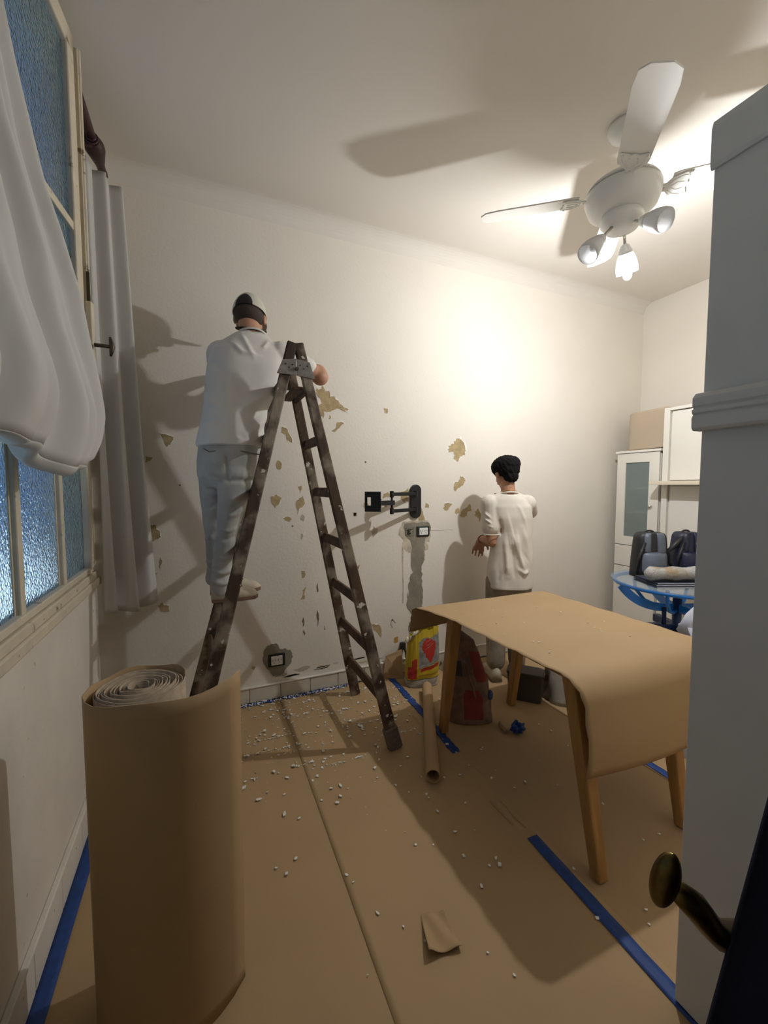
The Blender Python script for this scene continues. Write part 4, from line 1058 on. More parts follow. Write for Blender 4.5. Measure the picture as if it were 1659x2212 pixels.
# backpacks
M_bp = mat('grey_blue_nylon', (0.14, 0.165, 0.21), 0.45, var=0.25, scale=7, bump=0.15, bscale=25)
M_bk = mat('black_nylon', (0.012, 0.012, 0.014), 0.5, bump=0.15, bscale=30)
M_bn = mat('navy_nylon', (0.012, 0.016, 0.045), 0.5, var=0.3, scale=9, bump=0.2, bscale=25)
def pack(name, label, u0, v0, w, h, lean, mbody, mpanel, orange=False):
    t = thing(name, label, 'backpack', tuple(FM @ Vector((u0, v0, BZ+0.004))))
    rings = []
    for k in range(13):
        s = k/12; ww = w*(1-0.18*s-0.55*max(0, s-0.72)**1.3*2.2); dp = 0.085*(1.0-0.35*s)
        r_ = []
        for j in range(32):
            a = 2*PI*j/32; c, q = math.cos(a), math.sin(a)
            r_.append(FM @ Vector((u0+lean*s+ww*math.copysign(abs(c)**0.6, c), v0+dp*math.copysign(abs(q)**0.7, q)+0.02*s, BZ+0.005+h*math.sin(s*PI/2)**0.9)))
        rings.append(r_)
    bd = obj('bag_body', MB().loft(rings), mbody, t, smooth=True)
    # front panels, pocket, strap, handle loop
    def panel(u, v, lo, hi, side, out):
        s = lo+(hi-lo)*v; ww = w*(1-0.18*s-0.55*max(0, s-0.72)**1.3*2.2)
        x = side[0]+(side[1]-side[0])*u
        return FM @ Vector((u0+lean*s+ww*x, v0-0.085*(1-0.35*s)*(1-abs(x)**2.2)**0.5-out*math.sin(u*PI)**0.5*math.sin(v*PI)**0.4+0.02*s, BZ+0.005+h*math.sin(s*PI/2)**0.9))
    obj('front_pocket', MB().grid(16, 12, lambda u, v: panel(u, v, 0.02, 0.36, (-0.85, 0.88), 0.028)), mpanel, t, smooth=True, solid=0.004)
    obj('side_panel', MB().grid(10, 16, lambda u, v: panel(u, v, 0.34, 0.93, (-0.72, -0.30), 0.014)), mpanel, t, smooth=True, solid=0.004)
    obj('side_panel', MB().grid(10, 16, lambda u, v: panel(u, v, 0.30, 0.93, (0.10, 0.78), 0.014)), mpanel, t, smooth=True, solid=0.004)
    obj('shoulder_strap', MB().tube([FM @ Vector((u0+lean*0.8-w*0.62, v0-0.05, BZ+h*0.80)), FM @ Vector((u0-w*0.98, v0-0.07, BZ+h*0.45)), FM @ Vector((u0-w*1.05, v0-0.06, BZ+h*0.12)), FM @ Vector((u0-w*0.95, v0-0.05, BZ+0.02))], [0.012, 0.008, 0.005, 0.005], 8), M_bk, t, smooth=True)
    obj('carry_loop', MB().tube([FM @ Vector((u0+lean+w*0.30*math.cos(a), v0+0.03, BZ+h*0.99+0.02*math.sin(a))) for a in [PI*k/10 for k in range(11)]], 0.006, 8), M_bk, t, smooth=True)
    return t
pack('backpack', 'grey-blue and black backpack standing on the blue table', -0.108, 0.155, 0.120, 0.315, 0.012, M_bk, M_bp)
p2 = pack('backpack', 'dark navy backpack with an orange tag beside the grey one', 0.168, 0.178, 0.100, 0.315, 0.02, M_bn, M_bn)
obj('strap_to_side', MB().tube([FM @ Vector((0.14, 0.15, BZ+0.30)), FM @ Vector((0.07, 0.14, BZ+0.235)), FM @ Vector((0.015, 0.14, BZ+0.185)), FM @ Vector((0.03, 0.14, BZ+0.10)), FM @ Vector((0.075, 0.14, BZ+0.03))], [0.014, 0.018, 0.014, 0.010, 0.010], 8), M_bk, p2, smooth=True)
obj('orange_tag', MB().ell(FM @ Vector((0.200, 0.10, BZ+0.245)), (0.012, 0.010, 0.012), 12, 8).ell(FM @ Vector((0.202, 0.10, BZ+0.215)), (0.012, 0.010, 0.014), 12, 8), mat('orange_plastic', (0.75, 0.30, 0.03), 0.4), p2, smooth=True)
# white carrier bag on a stool behind the covered table
M_pb = sheer('white_carrier_bag', (0.78, 0.80, 0.88), 0.3)
st_ = thing('plastic_bag', 'white plastic carrier bag with a knotted handle behind the covered table', 'bag', (2.42, 1.33, 0.0))
b = MB(); rings = []
for k in range(10):
    s = k/9; r_ = []
    for j in range(28):
        a = 2*PI*j/28; rad = (0.135*(1-0.25*s))*(1+0.10*math.sin(a*5+s*3)+0.05*math.sin(a*9))
        r_.append((2.44+rad*math.cos(a)-0.02*s, 1.30+rad*0.8*math.sin(a), 0.004+0.70*s))
    rings.append(r_)
obj('bag_body', b.loft(rings), M_pb, st_, smooth=True)
obj('bag_handle', MB().tube([(2.36, 1.33, 0.66), (2.38, 1.32, 0.75), (2.43, 1.29, 0.83), (2.48, 1.26, 0.86), (2.52, 1.25, 0.80), (2.51, 1.26, 0.68)], [0.055, 0.035, 0.024, 0.022, 0.03, 0.045], 10), M_pb, st_, smooth=True)

# ================================================================== BAGS AND RUBBLE ON THE FLOOR
M_yel = mat('yellow_print', (0.60, 0.43, 0.02), 0.6, var=0.15, scale=14)
M_red = mat('red_print', (0.50, 0.035, 0.02), 0.6, var=0.12, scale=12)
M_gph = mat('grey_print', (0.33, 0.33, 0.29), 0.7, var=0.45, scale=26)
M_sackw = mat('dusty_white_paper', (0.50, 0.46, 0.38), 0.85, var=0.25, scale=18)
M_dk = mat('dark_print', (0.06, 0.05, 0.045), 0.8)
M_crm = mat('cream_inner_paper', (0.72, 0.62, 0.48), 0.85, var=0.1)
def frame_at(x, y, turn=0.0):
    a = -YAW+math.radians(turn); c, s = math.cos(a), math.sin(a)
    return Matrix(((c, -s, 0, x), (s, c, 0, y), (0, 0, 1, 0), (0, 0, 0, 1)))
BM = frame_at(1.435, 2.60, 14)
yb = thing('cement_bag', 'torn-open yellow and grey paper bag with a red drop printed on it', 'bag', (1.435, 2.60, 0))
def yb_top(a): # torn rim: low and ragged on the left, high at the right
    c = math.cos(a)
    return 0.405+0.045*c-0.035*max(0, -c-0.1)+0.006*math.sin(a*13)+0.004*math.sin(a*29)
def ybag(u, v):
    a = 2*PI*u; c, s = math.cos(a), math.sin(a)
    wv = 1+0.05*math.sin(v*PI)-0.06*v; dv = 1+0.15*math.sin(v*PI)-0.45*v**2
    cr = 1+0.02*math.sin(a*7+v*9)*v+0.015*math.sin(v*40+a*3)*(v < 0.4)
    x = 0.118*wv*cr*math.copysign(abs(c)**0.55, c)+0.012*v
    y = -0.075*dv*cr*math.copysign(abs(s)**0.7, s)
    z = 0.004+(yb_top(a)-0.004)*v
    return BM @ Vector((x, y, z))
def ybag_m(u, v):
    a = 2*PI*u; c, s = math.cos(a), math.sin(a)
    x = math.copysign(abs(c)**0.55, c)
    if 0.145 < v < 0.157: return 4
    if v < 0.145: return 3
    if s < -0.2: return 0
    if x < -0.42:                      # left gusset with a red tongue
        return 1 if (0.18 < v < 0.56 and -0.98 < x < -0.52 and (v < 0.44 or x > -0.8)) else 0
    vb = 0.345+0.055*(x-0.2)
    if v < vb-0.035: return 0 if int(v*46) % 5 else 5
    if v < vb+0.025: return 1 if x > -0.28 else 0
    if v < vb+0.038: return 0
    if v > 0.865-0.05*max(0, -x): return 0
    # red drop, point downward
    dx, dv = (x-0.22)/0.44, (v-0.70)/0.155
    if dv > 0: ins = dx*dx+dv*dv < 1
    else: ins = abs(dx-0.25*(-dv)*0.5) < max(0, 1-(-dv/1.75)**1.4) and dv > -1.75
    return 1 if ins else 2
bodyb = obj('bag_body', MB().grid(300, 240, ybag, mfn=ybag_m, wrap=True), [M_yel, M_red, M_gph, M_sackw, M_dk, mat('ochre_lines', (0.40, 0.22, 0.02), 0.7)], yb, smooth=True, solid=0.002, fix=False)
obj('bag_filling', MB().lathe([(0, 0.30), (0.05, 0.295), (0.068, 0.27), (0.066, 0.02), (0, 0.02)], 20, BM), M_cement, yb, smooth=True)
def torn(u, v):
    a = PI*(0.55+0.52*u); p = ybag((a/(2*PI)) % 1, 1.0); out = 0.055*v
    return p+(BM.to_3x3() @ Vector((-0.5-0.2*math.sin(u*9), -0.4, 0)))*out*0.9+Vector((0, 0, 0.030*math.sin(v*PI*0.9)-0.012*v+0.006*math.sin(u*17)))
obj('torn_flap', MB().grid(20, 8, torn), M_crm, yb, smooth=True, solid=0.0015)
# three lines of small white lettering strokes, too small to read in the photo
lt = MB(); rr = random.Random(12)
for ln, (vz, n0, x0) in enumerate(((0.785, 5, 0.08), (0.725, 5, 0.10), (0.665, 9, 0.0))):
    for k in range(n0):
        xx = x0+0.062*k; u = math.acos(max(-1, min(1, math.copysign(abs(xx)**(1/0.55), xx))))/(2*PI)
        p = Vector(ybag(u, vz+0.012*k)); q = p+(BM.to_3x3() @ Vector((0.002*rr.uniform(-1, 1), 0, 0)))
        of = BM.to_3x3() @ Vector((0, -0.003, 0)); rx_ = BM.to_3x3() @ Vector((1, 0, 0))
        hgt = 0.0055
        lt.bar(p+of, p+of+Vector((0, 0, hgt))+rx_*0.001*rr.uniform(-1, 1), 0.0014, 0.0012, up=(0, 1, 0))
        zz = rr.choice((0.0, 0.5, 1.0))*hgt
        lt.bar(p+of+Vector((0, 0, zz)), p+of+Vector((0, 0, zz))+rx_*0.003, 0.0012, 0.0012, up=(0, 1, 0))
obj('lettering', lt, mat('print_white', (0.72, 0.6, 0.55), 0.7), bodyb)
# brown and red sack next to the table leg
RM = frame_at(1.475, 2.075, -4)
M_sack = mat('dusty_brown_sack', (0.26, 0.17, 0.12), 0.9, var=0.35, scale=16, bump=0.3, bscale=40)
M_sred = mat('faded_red_print', (0.27, 0.045, 0.04), 0.8, var=0.2, scale=20)
rb = thing('cement_sack', 'slumped brown paper sack with a faded red panel by the table leg', 'sack', (1.475, 2.075, 0))
def rbag(u, v):
    a = 2*PI*u; c, s = math.cos(a), math.sin(a)
    w = 0.135*(1-0.10*v-0.42*max(0, v-0.45)**1.2*1.6); d = 0.075*(1+0.2*math.sin(v*PI)-0.45*v)
    cr = 1+0.03*math.sin(a*5+v*7)+0.02*math.sin(v*31+a*4)
    return RM @ Vector((0.012-0.055*v**1.6+w*cr*math.copysign(abs(c)**0.6, c), 0.03*v-d*cr*math.copysign(abs(s)**0.8, s), 0.004+0.520*v*(1-0.06*math.copysign(abs(c)**0.6, c)*v)))
def rbag_m(u, v):
    a = 2*PI*u; c, s = math.cos(a), math.sin(a)
    x = math.copysign(abs(c)**0.6, c)
    if s > 0 and 0.06 < v < 0.40 and -0.30 < x-0.05*v < 0.55 and not (v > 0.36 and abs(x-0.15) > 0.32): return 1
    if 0.50 < v < 0.86 and 0.35 < x+0.3*v-0.2 and s > -0.3: return 1
    if s > 0 and 0.55 < v < 0.72 and -0.7 < x < -0.25: return 2
    return 0
obj('sack_body', MB().grid(200, 170, rbag, mfn=rbag_m, wrap=True), [M_sack, M_sred, M_dk], rb, smooth=True, solid=0.002, fix=False)
top = [rbag(k/36, 1.0) for k in range(36)]
cc = sum((Vector(p) for p in top), Vector())/36
obj('folded_top', MB().add([tuple(p) for p in top]+[tuple(cc+Vector((0, 0, 0.028)))], [(k, (k+1) % 36, 36) for k in range(36)]), M_sack, rb, smooth=True)
obj('fold_crease', MB().tube([RM @ Vector((-0.03+0.10*t, -0.072+0.012*t, 0.40-0.33*t)) for t in [k/8 for k in range(9)]], 0.006, 6), M_sack, rb, smooth=True)
obj('blue_clip', MB().ell(RM @ Vector((0.135, -0.02, 0.165)), (0.020, 0.016, 0.032), 14, 10), mat('dusty_blue', (0.06, 0.10, 0.20), 0.7), rb, smooth=True)
# crate and folded sheet under the far side of the table
CMx = frame_at(1.985, 2.125, -24)
cr = thing('storage_crate', 'low dark grey crate on the floor behind the table legs', 'crate', (1.985, 2.125, 0))
M_crate = mat('dark_grey_plastic', (0.065, 0.055, 0.045), 0.7, var=0.2, scale=10)
rings = []
for z, k in ((0.004, 0.90), (0.012, 0.93), (0.165, 1.0), (0.185, 1.02), (0.185, 0.95), (0.03, 0.88)):
    rings.append([CMx @ Vector((0.115*k*math.copysign(abs(math.cos(a))**0.25, math.cos(a)), 0.065*k*math.copysign(abs(math.sin(a))**0.25, math.sin(a)), z)) for a in [2*PI*j/36 for j in range(36)]])
obj('crate_shell', MB().loft(rings), M_crate, cr)
obj('crate_lid', MB().loft([[CMx @ Vector((0.118*k*math.copysign(abs(math.cos(a))**0.25, math.cos(a)), 0.068*k*math.copysign(abs(math.sin(a))**0.25, math.sin(a)), z)) for a in [2*PI*j/36 for j in range(36)]] for z, k in ((0.180, 1.02), (0.195, 1.02), (0.200, 0.97))]), M_crate, cr)
SM = frame_at(2.24, 1.940, -26)
M_tarp = mat('dusty_grey_sheeting', (0.40, 0.365, 0.31), 0.8, var=0.25, scale=9, bump=0.2, bscale=20)
spots(M_tarp, (0.14, 0.09, 0.055), 5, 0.56, 0.12, detail=5)
rings = []
for k in range(15):
    s = k/14; r_ = []
    for j in range(36):
        a = 2*PI*j/36; c, q = math.cos(a), math.sin(a)
        f = 1+0.05*math.sin(a*6+s*5)+0.03*math.sin(a*11-s*9)
        r_.append(SM @ Vector((0.205*f*(1-0.12*s)*math.copysign(abs(c)**0.6, c)+0.02*s, 0.085*f*(1-0.45*s)*q+0.015*math.sin(c*5+s*4), 0.004+0.34*s+0.02*math.sin(a*3)*s)))
    rings.append(r_)
tp_ = obj('folded_sheeting', MB().loft(rings), M_tarp, None, smooth=True)
tag(tp_, 'folded bundle of dusty grey sheeting standing behind the dark crate', 'sheeting')
# dusty paper heap against the skirting, cardboard offcut
hp = MB(); rr = random.Random(9)
def heap(u, v):
    x = 1.80+0.24*(u-0.5); y = 2.72+0.12*(v-0.5)
    h = 0.17*math.exp(-((u-0.5)/0.36)**2-((v-0.55)/0.4)**2)*(1+0.35*math.sin(u*13+v*7)*math.sin(v*11+1)+0.2*math.sin(u*31))
    e = min(u, 1-u, v, 1-v)
    return (x, y, 0.005+max(0, h)*min(1, e*8))
o = obj('paper_heap', MB().grid(34, 24, heap), mat('dusty_crumpled_paper', (0.38, 0.31, 0.20), 0.9, var=0.4, scale=16), None, smooth=False, solid=0.001)
tag(o, 'heap of dusty crumpled paper on the floor at the skirting', 'paper heap')
o = obj('cardboard_offcut', MB().add([(1.20, 2.765, 0.006), (1.345, 2.70, 0.006), (1.36, 2.775, 0.20), (1.235, 2.79, 0.165), (1.20, 2.769, 0.006), (1.345, 2.704, 0.006), (1.36, 2.779, 0.20), (1.235, 2.794, 0.165)], [(0, 1, 2, 3), (7, 6, 5, 4), (0, 1, 5, 4), (1, 2, 6, 5), (2, 3, 7, 6), (3, 0, 4, 7)]), M_card)
tag(o, 'brown cardboard offcut leaning on the skirting by the yellow bag', 'cardboard')
o = obj('cable_box', MB().box((1.365, YB-0.03, 0.185), (1.405, YB, 0.240)).tube([(1.395, YB-0.03, 0.19), (1.40, YB-0.04, 0.15), (1.405, YB-0.03, 0.12)], 0.008, 8), M_box, None, bevel=0.004)
tag(o, 'small black cable box on the wall behind the yellow bag', 'cable box')

# ================================================================== DARK CLOTH HANGING BY THE DOOR KNOB
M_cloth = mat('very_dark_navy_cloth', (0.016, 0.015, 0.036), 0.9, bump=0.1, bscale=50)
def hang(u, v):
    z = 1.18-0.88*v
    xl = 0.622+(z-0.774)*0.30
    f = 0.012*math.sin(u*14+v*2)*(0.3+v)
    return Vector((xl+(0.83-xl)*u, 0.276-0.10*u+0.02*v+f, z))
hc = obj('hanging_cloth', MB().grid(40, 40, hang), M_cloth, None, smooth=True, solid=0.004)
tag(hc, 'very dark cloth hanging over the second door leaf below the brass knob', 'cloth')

# ================================================================== PEOPLE
V = Vector
M_tee = mat('dusty_white_tee', (0.70, 0.67, 0.62), 0.9, var=0.07, scale=8, bump=0.05, bscale=300)
M_tee2 = mat('off_white_tee', (0.70, 0.64, 0.55), 0.9, var=0.08, scale=7, bump=0.05, bscale=300)
spots(M_tee2, (0.45, 0.38, 0.28), 9, 0.70, 0.12, detail=4)
M_trs = mat('pale_grey_work_trousers', (0.47, 0.46, 0.42), 0.9, var=0.2, scale=8, bump=0.08, bscale=200)
spots(M_trs, (0.24, 0.19, 0.13), 16, 0.69, 0.06, detail=4)
M_trs2 = mat('dusty_beige_trousers', (0.33, 0.28, 0.20), 0.9, var=0.25, scale=10)
M_shoe = mat('dusty_trainer', (0.58, 0.50, 0.37), 0.8, var=0.2, scale=16)
M_lace = mat('dull_brown_lace', (0.24, 0.18, 0.11), 0.8)
M_sole = mat('brown_sole', (0.20, 0.12, 0.08), 0.8)
M_cap = mat('beige_cap', (0.58, 0.56, 0.47), 0.85, var=0.08, scale=20)
M_capd = mat('dark_cap_mesh', (0.018, 0.014, 0.012), 0.8)

def add_head(b, c, fwd, s=1.0, tilt=0.0):
    """cranium, jaw, nose, ears, brow; fwd is the way the face looks"""
    f = V(fwd).normalized(); r = f.cross(V((0, 0, 1))).normalized(); u = r.cross(f)
    R = Matrix((r, f, u)).transposed()
    def P(x, y, z): return c+(r*x+f*y+u*z)*s
    b.ell(P(0, -0.008, 0.028), (0.076*s, 0.094*s, 0.082*s), 24, 16, R)
    b.ell(P(0, 0.010, -0.035), (0.064*s, 0.076*s, 0.070*s), 20, 14, R)
    b.cap(P(0, 0.045, -0.085), P(0, 0.030, -0.060), 0.030*s, 0.045*s)
    b.cap(P(0, 0.088, -0.005), P(0, 0.102, -0.030), 0.009*s, 0.014*s)      # nose
    b.cap(P(-0.03, 0.076, 0.018), P(0.03, 0.076, 0.018), 0.013*s, 0.013*s)  # brow
    b.cap(P(-0.018, 0.080, -0.060), P(0.018, 0.080, -0.060), 0.010*s, 0.010*s)  # lips
    for sx in (-1, 1):
        b.ell(P(0.079*sx, -0.004, -0.012), (0.010*s, 0.020*s, 0.032*s), 12, 10, R)
        b.ell(P(0.030*sx, 0.074, 0.002), (0.012*s, 0.010*s, 0.008*s), 10, 8, R)
    return P, R

def add_hand(b, wrist, dirv, palm_n, s=1.0, curl=0.5, thumb=1):
    """palm and five separate bent fingers; dirv points from the wrist to the knuckles"""
    d = V(dirv).normalized(); n = V(palm_n); n = (n-d*n.dot(d)).normalized(); a = d.cross(n)
    kn = wrist+d*0.085*s
    for k, off in enumerate((-0.030, -0.010, 0.010, 0.030)):
        b.cap(wrist+a*off*0.55*s, kn+a*off*s, 0.014*s, 0.0115*s, 10)
    for k, (off, L) in enumerate(((-0.038, 0.070), (-0.013, 0.080), (0.013, 0.076), (0.037, 0.060))):
        p = kn+a*off*s; dd = d
        for j, fr in enumerate((0.45, 0.32, 0.23)):
            ang = curl*(0.45+0.35*j)
            dd = (dd*math.cos(ang)+n*math.sin(ang)).normalized()
            q = p+dd*L*fr*s*1.15; b.cap(p, q, (0.0088-0.0008*j)*s, (0.0082-0.0010*j)*s, 10); p = q
            m_ = d.cross(n)
    t0 = wrist+d*0.028*s+a*thumb*0.030*s
    t1 = t0+(d*0.6+a*thumb*0.7+n*0.35).normalized()*0.042*s
    t2 = t1+(d*0.85+a*thumb*0.25+n*0.4).normalized()*0.032*s
    b.cap(t0, t1, 0.014*s, 0.011*s, 10); b.cap(t1, t2, 0.011*s, 0.009*s, 10)

def ring(c, rx, ry, ax, n=40, p=0.85, bulge=None):
    """horizontal-ish body section; ax = lateral axis"""
    ax = V(ax).normalized(); ay = V((0, 0, 1)).cross(ax).normalized()
    out = []
    for j in range(n):
        a = 2*PI*j/n; co, si = math.cos(a), math.sin(a)
        out.append(V(c)+ax*rx*math.copysign(abs(co)**p, co)+ay*ry*math.copysign(abs(si)**p, si))
    return out

def shoe(parent, heel, dirv, L=0.27, w=0.092, h=0.085, msole=None):
    """low trainer: upper with tongue, separate sole, three stripes and laces"""
    d = V(dirv).normalized(); s = V((d.y, -d.x, 0))
    def fp(t, k): # half width and height along the foot
        hw = w/2*(0.72+0.30*math.sin(min(1, t*1.15)*PI*0.75))*(1 if t < 0.85 else math.sqrt(max(0.02, 1-((t-0.85)/0.155)**2)))
        hh = h*(1.0-0.55*min(1, max(0, (t-0.30)/0.5)))*(1 if t < 0.80 else max(0.12, 1-((t-0.80)/0.205)**2)**0.6)
        return hw, hh
    rings = []; rs = []
    for k in range(15):
        t = k/14; hw, hh = fp(t, k); c = heel+d*(L*t)
        rings.append([c+s*hw*math.cos(a)+V((0, 0, 0.014+hh*max(0, math.sin(a))**0.7)) for a in [PI*j/14 for j in range(15)]] + [c-s*hw*0.9+V((0, 0, 0.012)), c+s*hw*0.9+V((0, 0, 0.012))])
        rs.append([c+s*(hw+0.004)*q+V((0, 0, z)) for q, z in ((-1, 0.0), (1, 0.0), (1.0, 0.020), (-1.0, 0.020))])
    o = obj('shoe', MB().loft(rings), M_shoe, parent, smooth=True)
    obj('sole', MB().loft(rs), msole or M_sole, o, bevel=0.003)
    for k in range(3):
        t = 0.44+0.07*k; hw, hh = fp(t, 0)
        for q in (-1, 1):
            c = heel+d*(L*t)+s*(hw*0.98)*q
            obj('stripe', MB().bar(c+V((0, 0, 0.022)), c+V((0, 0, hh*0.72))-s*0.010*q-d*0.016, 0.007, 0.003, up=s), M_lace, o)
    for k in range(4):
        t = 0.42+0.065*k; hw, hh = fp(t, 0); c = heel+d*(L*t)+V((0, 0, 0.016+hh))
        obj('lace', MB().tube([c-s*0.022-d*0.006-V((0, 0, 0.006)), c+V((0, 0, 0.001)), c+s*0.022+d*0.006-V((0, 0, 0.006))], 0.0034, 6), M_lace, o, smooth=True)
    return o

# ---------------------------------------------------------------- man on the ladder
man = thing('person', 'person in a cap, white T-shirt and pale work trousers standing on the ladder', 'person', (0.11, 2.30, 0.87))
b = MB()
hc_ = V((0.262, 2.475, 2.392)); hf = V((0.30, 0.93, -0.20))
nb = V((0.268, 2.425, 2.265))
HP, HR = add_head(b, hc_, hf, 1.02)
b.cap(nb-V((0, 0.0, 0.06)), hc_+V((-0.012, -0.035, -0.05)), 0.064, 0.056)
Ls, Rs = V((0.106, 2.415, 2.155)), V((0.410, 2.385, 2.180))
b.loft([ring(c, rx, ry, (1, 0.0, 0)) for c, rx, ry in (((0.125, 2.30, 1.50), 0.10, 0.09), ((0.13, 2.30, 1.58), 0.135, 0.11), ((0.15, 2.31, 1.74), 0.13, 0.10), ((0.185, 2.335, 1.9), 0.14, 0.10), ((0.225, 2.37, 2.05), 0.165, 0.10), ((0.245, 2.395, 2.17), 0.165, 0.09), ((0.262, 2.42, 2.25), 0.09, 0.065))])
Re, Rw = V((0.638, 2.420, 2.098)), V((0.560, 2.61, 2.215))
Le, Lw = V((0.11, 2.60, 2.06)), V((0.30, 2.65, 2.16))
b.cap(Rs, Re, 0.055, 0.046); b.cap(Re+V((0.006, -0.006, -0.008)), Re+V((0.0, 0.02, 0.02)), 0.050, 0.052); b.cap(Re, Rw, 0.044, 0.028)
b.cap(Ls, Le, 0.055, 0.046); b.cap(Le, Lw, 0.044, 0.028)
add_hand(b, Rw, V((-0.35, 0.45, 0.35)), V((-0.6, 0.6, -0.4)), 1.0, 0.7, -1)
add_hand(b, Lw, V((0.6, 0.45, 0.3)), V((0.4, 0.7, -0.4)), 1.0, 0.6, 1)
Rh, Rk, Ra = V((0.152, 2.245, 1.53)), V((0.098, 2.222, 1.205)), V((0.072, 2.222, 0.955))
Lh, Lk, La = V((0.064, 2.365, 1.53)), V((0.046, 2.385, 1.205)), V((0.050, 2.385, 0.975))
for h_, k_, a_ in ((Rh, Rk, Ra), (Lh, Lk, La)):
    b.cap(h_, k_, 0.070, 0.042); b.cap(k_, a_, 0.042, 0.030); b.cap(a_+V((0, 0, -0.03)), a_+V((0.10, 0, -0.058)), 0.024, 0.014)
obj_b = link('body', fuse('body', b, 0.0065, 3), man); obj_b.data.materials.append(M_skin)
# trousers
b = MB()
b.loft([ring(c, rx, ry, (1, -0.35, 0)) for c, rx, ry in (((0.118, 2.305, 1.44), 0.100, 0.105), ((0.118, 2.303, 1.50), 0.146, 0.125), ((0.125, 2.303, 1.58), 0.158, 0.128), ((0.135, 2.303, 1.66), 0.156, 0.124), ((0.14, 2.303, 1.70), 0.150, 0.118))])
for h_, k_, a_, q in ((Rh, Rk, Ra, 1), (Lh, Lk, La, 0)):
    b.cap(h_+V((0, 0, -0.02)), k_, 0.088, 0.051); b.cap(k_, a_+V((-0.002, 0, 0.02)), 0.051, 0.047); b.cap(a_+V((-0.002, 0, 0.03)), a_+V((-0.008, 0, -0.030+(0.012 if q == 0 else 0))), 0.048, 0.049)
me = fuse('trousers', b, 0.0065, 5)
back_folds(me, [([(0.30, 1.49), (0.20, 1.475), (0.10, 1.48), (0.02, 1.50)], 0.012, -0.012), ([(0.103, 1.62), (0.108, 1.53), (0.112, 1.46)], 0.008, -0.012),
           ([(0.23, 1.44), (0.17, 1.40), (0.11, 1.375)], 0.013, 0.010), ([(0.22, 1.40), (0.16, 1.355), (0.10, 1.335)], 0.010, -0.008), ([(0.20, 1.35), (0.15, 1.31), (0.09, 1.295)], 0.011, 0.009),
           ([(0.08, 1.43), (0.04, 1.40), (0.0, 1.39)], 0.011, 0.009), ([(0.075, 1.37), (0.03, 1.34), (0.0, 1.335)], 0.010, -0.008), ([(0.16, 1.245), (0.11, 1.225), (0.05, 1.235)], 0.010, 0.007),
           ([(0.15, 1.20), (0.10, 1.185), (0.05, 1.19)], 0.009, -0.007), ([(0.13, 1.10), (0.09, 1.085), (0.04, 1.095)], 0.010, 0.007), ([(0.04, 1.20), (0.01, 1.17), (-0.01, 1.16)], 0.010, 0.007),
           ([(0.13, 1.035), (0.075, 1.015), (0.02, 1.035)], 0.009, 0.010), ([(0.13, 1.005), (0.075, 0.992), (0.02, 1.01)], 0.008, -0.009), ([(0.13, 0.975), (0.075, 0.962), (0.02, 0.98)], 0.009, 0.010),
           ([(0.06, 1.06), (0.02, 1.045), (-0.01, 1.055)], 0.009, 0.009), ([(0.06, 1.03), (0.02, 1.015), (-0.01, 1.025)], 0.008, -0.008)])
wobble(me, 0.009, 30, 2)
tr = link('trousers', me, man); me.materials.append(M_trs)
# rear pocket welt, belt loops, waistband stitching
Mpk = mat('trouser_seam', (0.17, 0.15, 0.12), 0.9)
obj('pocket_seam', MB().tube([(0.165, 2.170, 1.625), (0.205, 2.168, 1.617), (0.245, 2.178, 1.612), (0.27, 2.20, 1.61)], 0.0035, 6), Mpk, tr, smooth=True)
obj('pocket_seam', MB().tube([(0.005, 2.235, 1.635), (0.03, 2.21, 1.618), (0.06, 2.195, 1.622)], 0.003, 6), Mpk, tr, smooth=True)
# T-shirt
b = MB()
b.loft([ring(c, rx, ry, (1, 0.0, 0)) for c, rx, ry in (((0.135, 2.303, 1.652), 0.166, 0.142), ((0.137, 2.303, 1.67), 0.166, 0.142), ((0.148, 2.308, 1.76), 0.158, 0.132), ((0.168, 2.320, 1.86), 0.162, 0.130), ((0.20, 2.345, 1.97), 0.180, 0.130), ((0.228, 2.375, 2.08), 0.196, 0.125), ((0.245, 2.395, 2.17), 0.195, 0.112), ((0.256, 2.412, 2.225), 0.150, 0.092), ((0.264, 2.424, 2.272), 0.088, 0.078))])
b.cap(Ls+V((0.0, 0, -0.005)), Ls.lerp(Le, 0.62), 0.078, 0.072)
b.cap(Rs+V((0, 0, -0.005)), Rs.lerp(Re, 0.66)+V((0, 0, 0.005)), 0.078, 0.062)
b.cap(Ls+V((0.06, 0, 0.0)), nb+V((-0.02, 0.005, -0.015)), 0.068, 0.064); b.cap(Rs+V((-0.06, 0, 0)), nb+V((0.02, 0.005, -0.015)), 0.068, 0.064)
me = fuse('t_shirt', b, 0.0065, 6)
yk = 2.255
back_folds(me, [([(0.42, 2.03), (0.30, 1.91), (0.14, 1.81)], 0.020, 0.013), ([(0.43, 1.97), (0.31, 1.85), (0.20, 1.75)], 0.018, -0.011),
           ([(0.38, 1.88), (0.29, 1.78), (0.20, 1.70)], 0.016, 0.011), ([(0.34, 1.80), (0.26, 1.70)], 0.013, -0.009), ([(0.20, 2.25), (0.225, 2.18), (0.255, 2.11)], 0.012, 0.009), ([(0.15, 2.19), (0.20, 2.135), (0.29, 2.125)], 0.011, 0.008),
           ([(0.34, 2.23), (0.30, 2.17)], 0.011, 0.008), ([(0.03, 2.10), (0.10, 2.03)], 0.014, -0.010), ([(0.02, 1.87), (0.11, 1.82)], 0.014, 0.008), ([(0.0, 1.78), (0.11, 1.75)], 0.014, -0.008), ([(0.10, 1.98), (0.12, 1.88), (0.11, 1.78)], 0.016, 0.006), ([(0.0, 1.70), (0.10, 1.69), (0.2, 1.675)], 0.010, 0.006)])
wobble(me, 0.007, 16, 5)
ts = link('t_shirt', me, man); me.materials.append(M_tee)
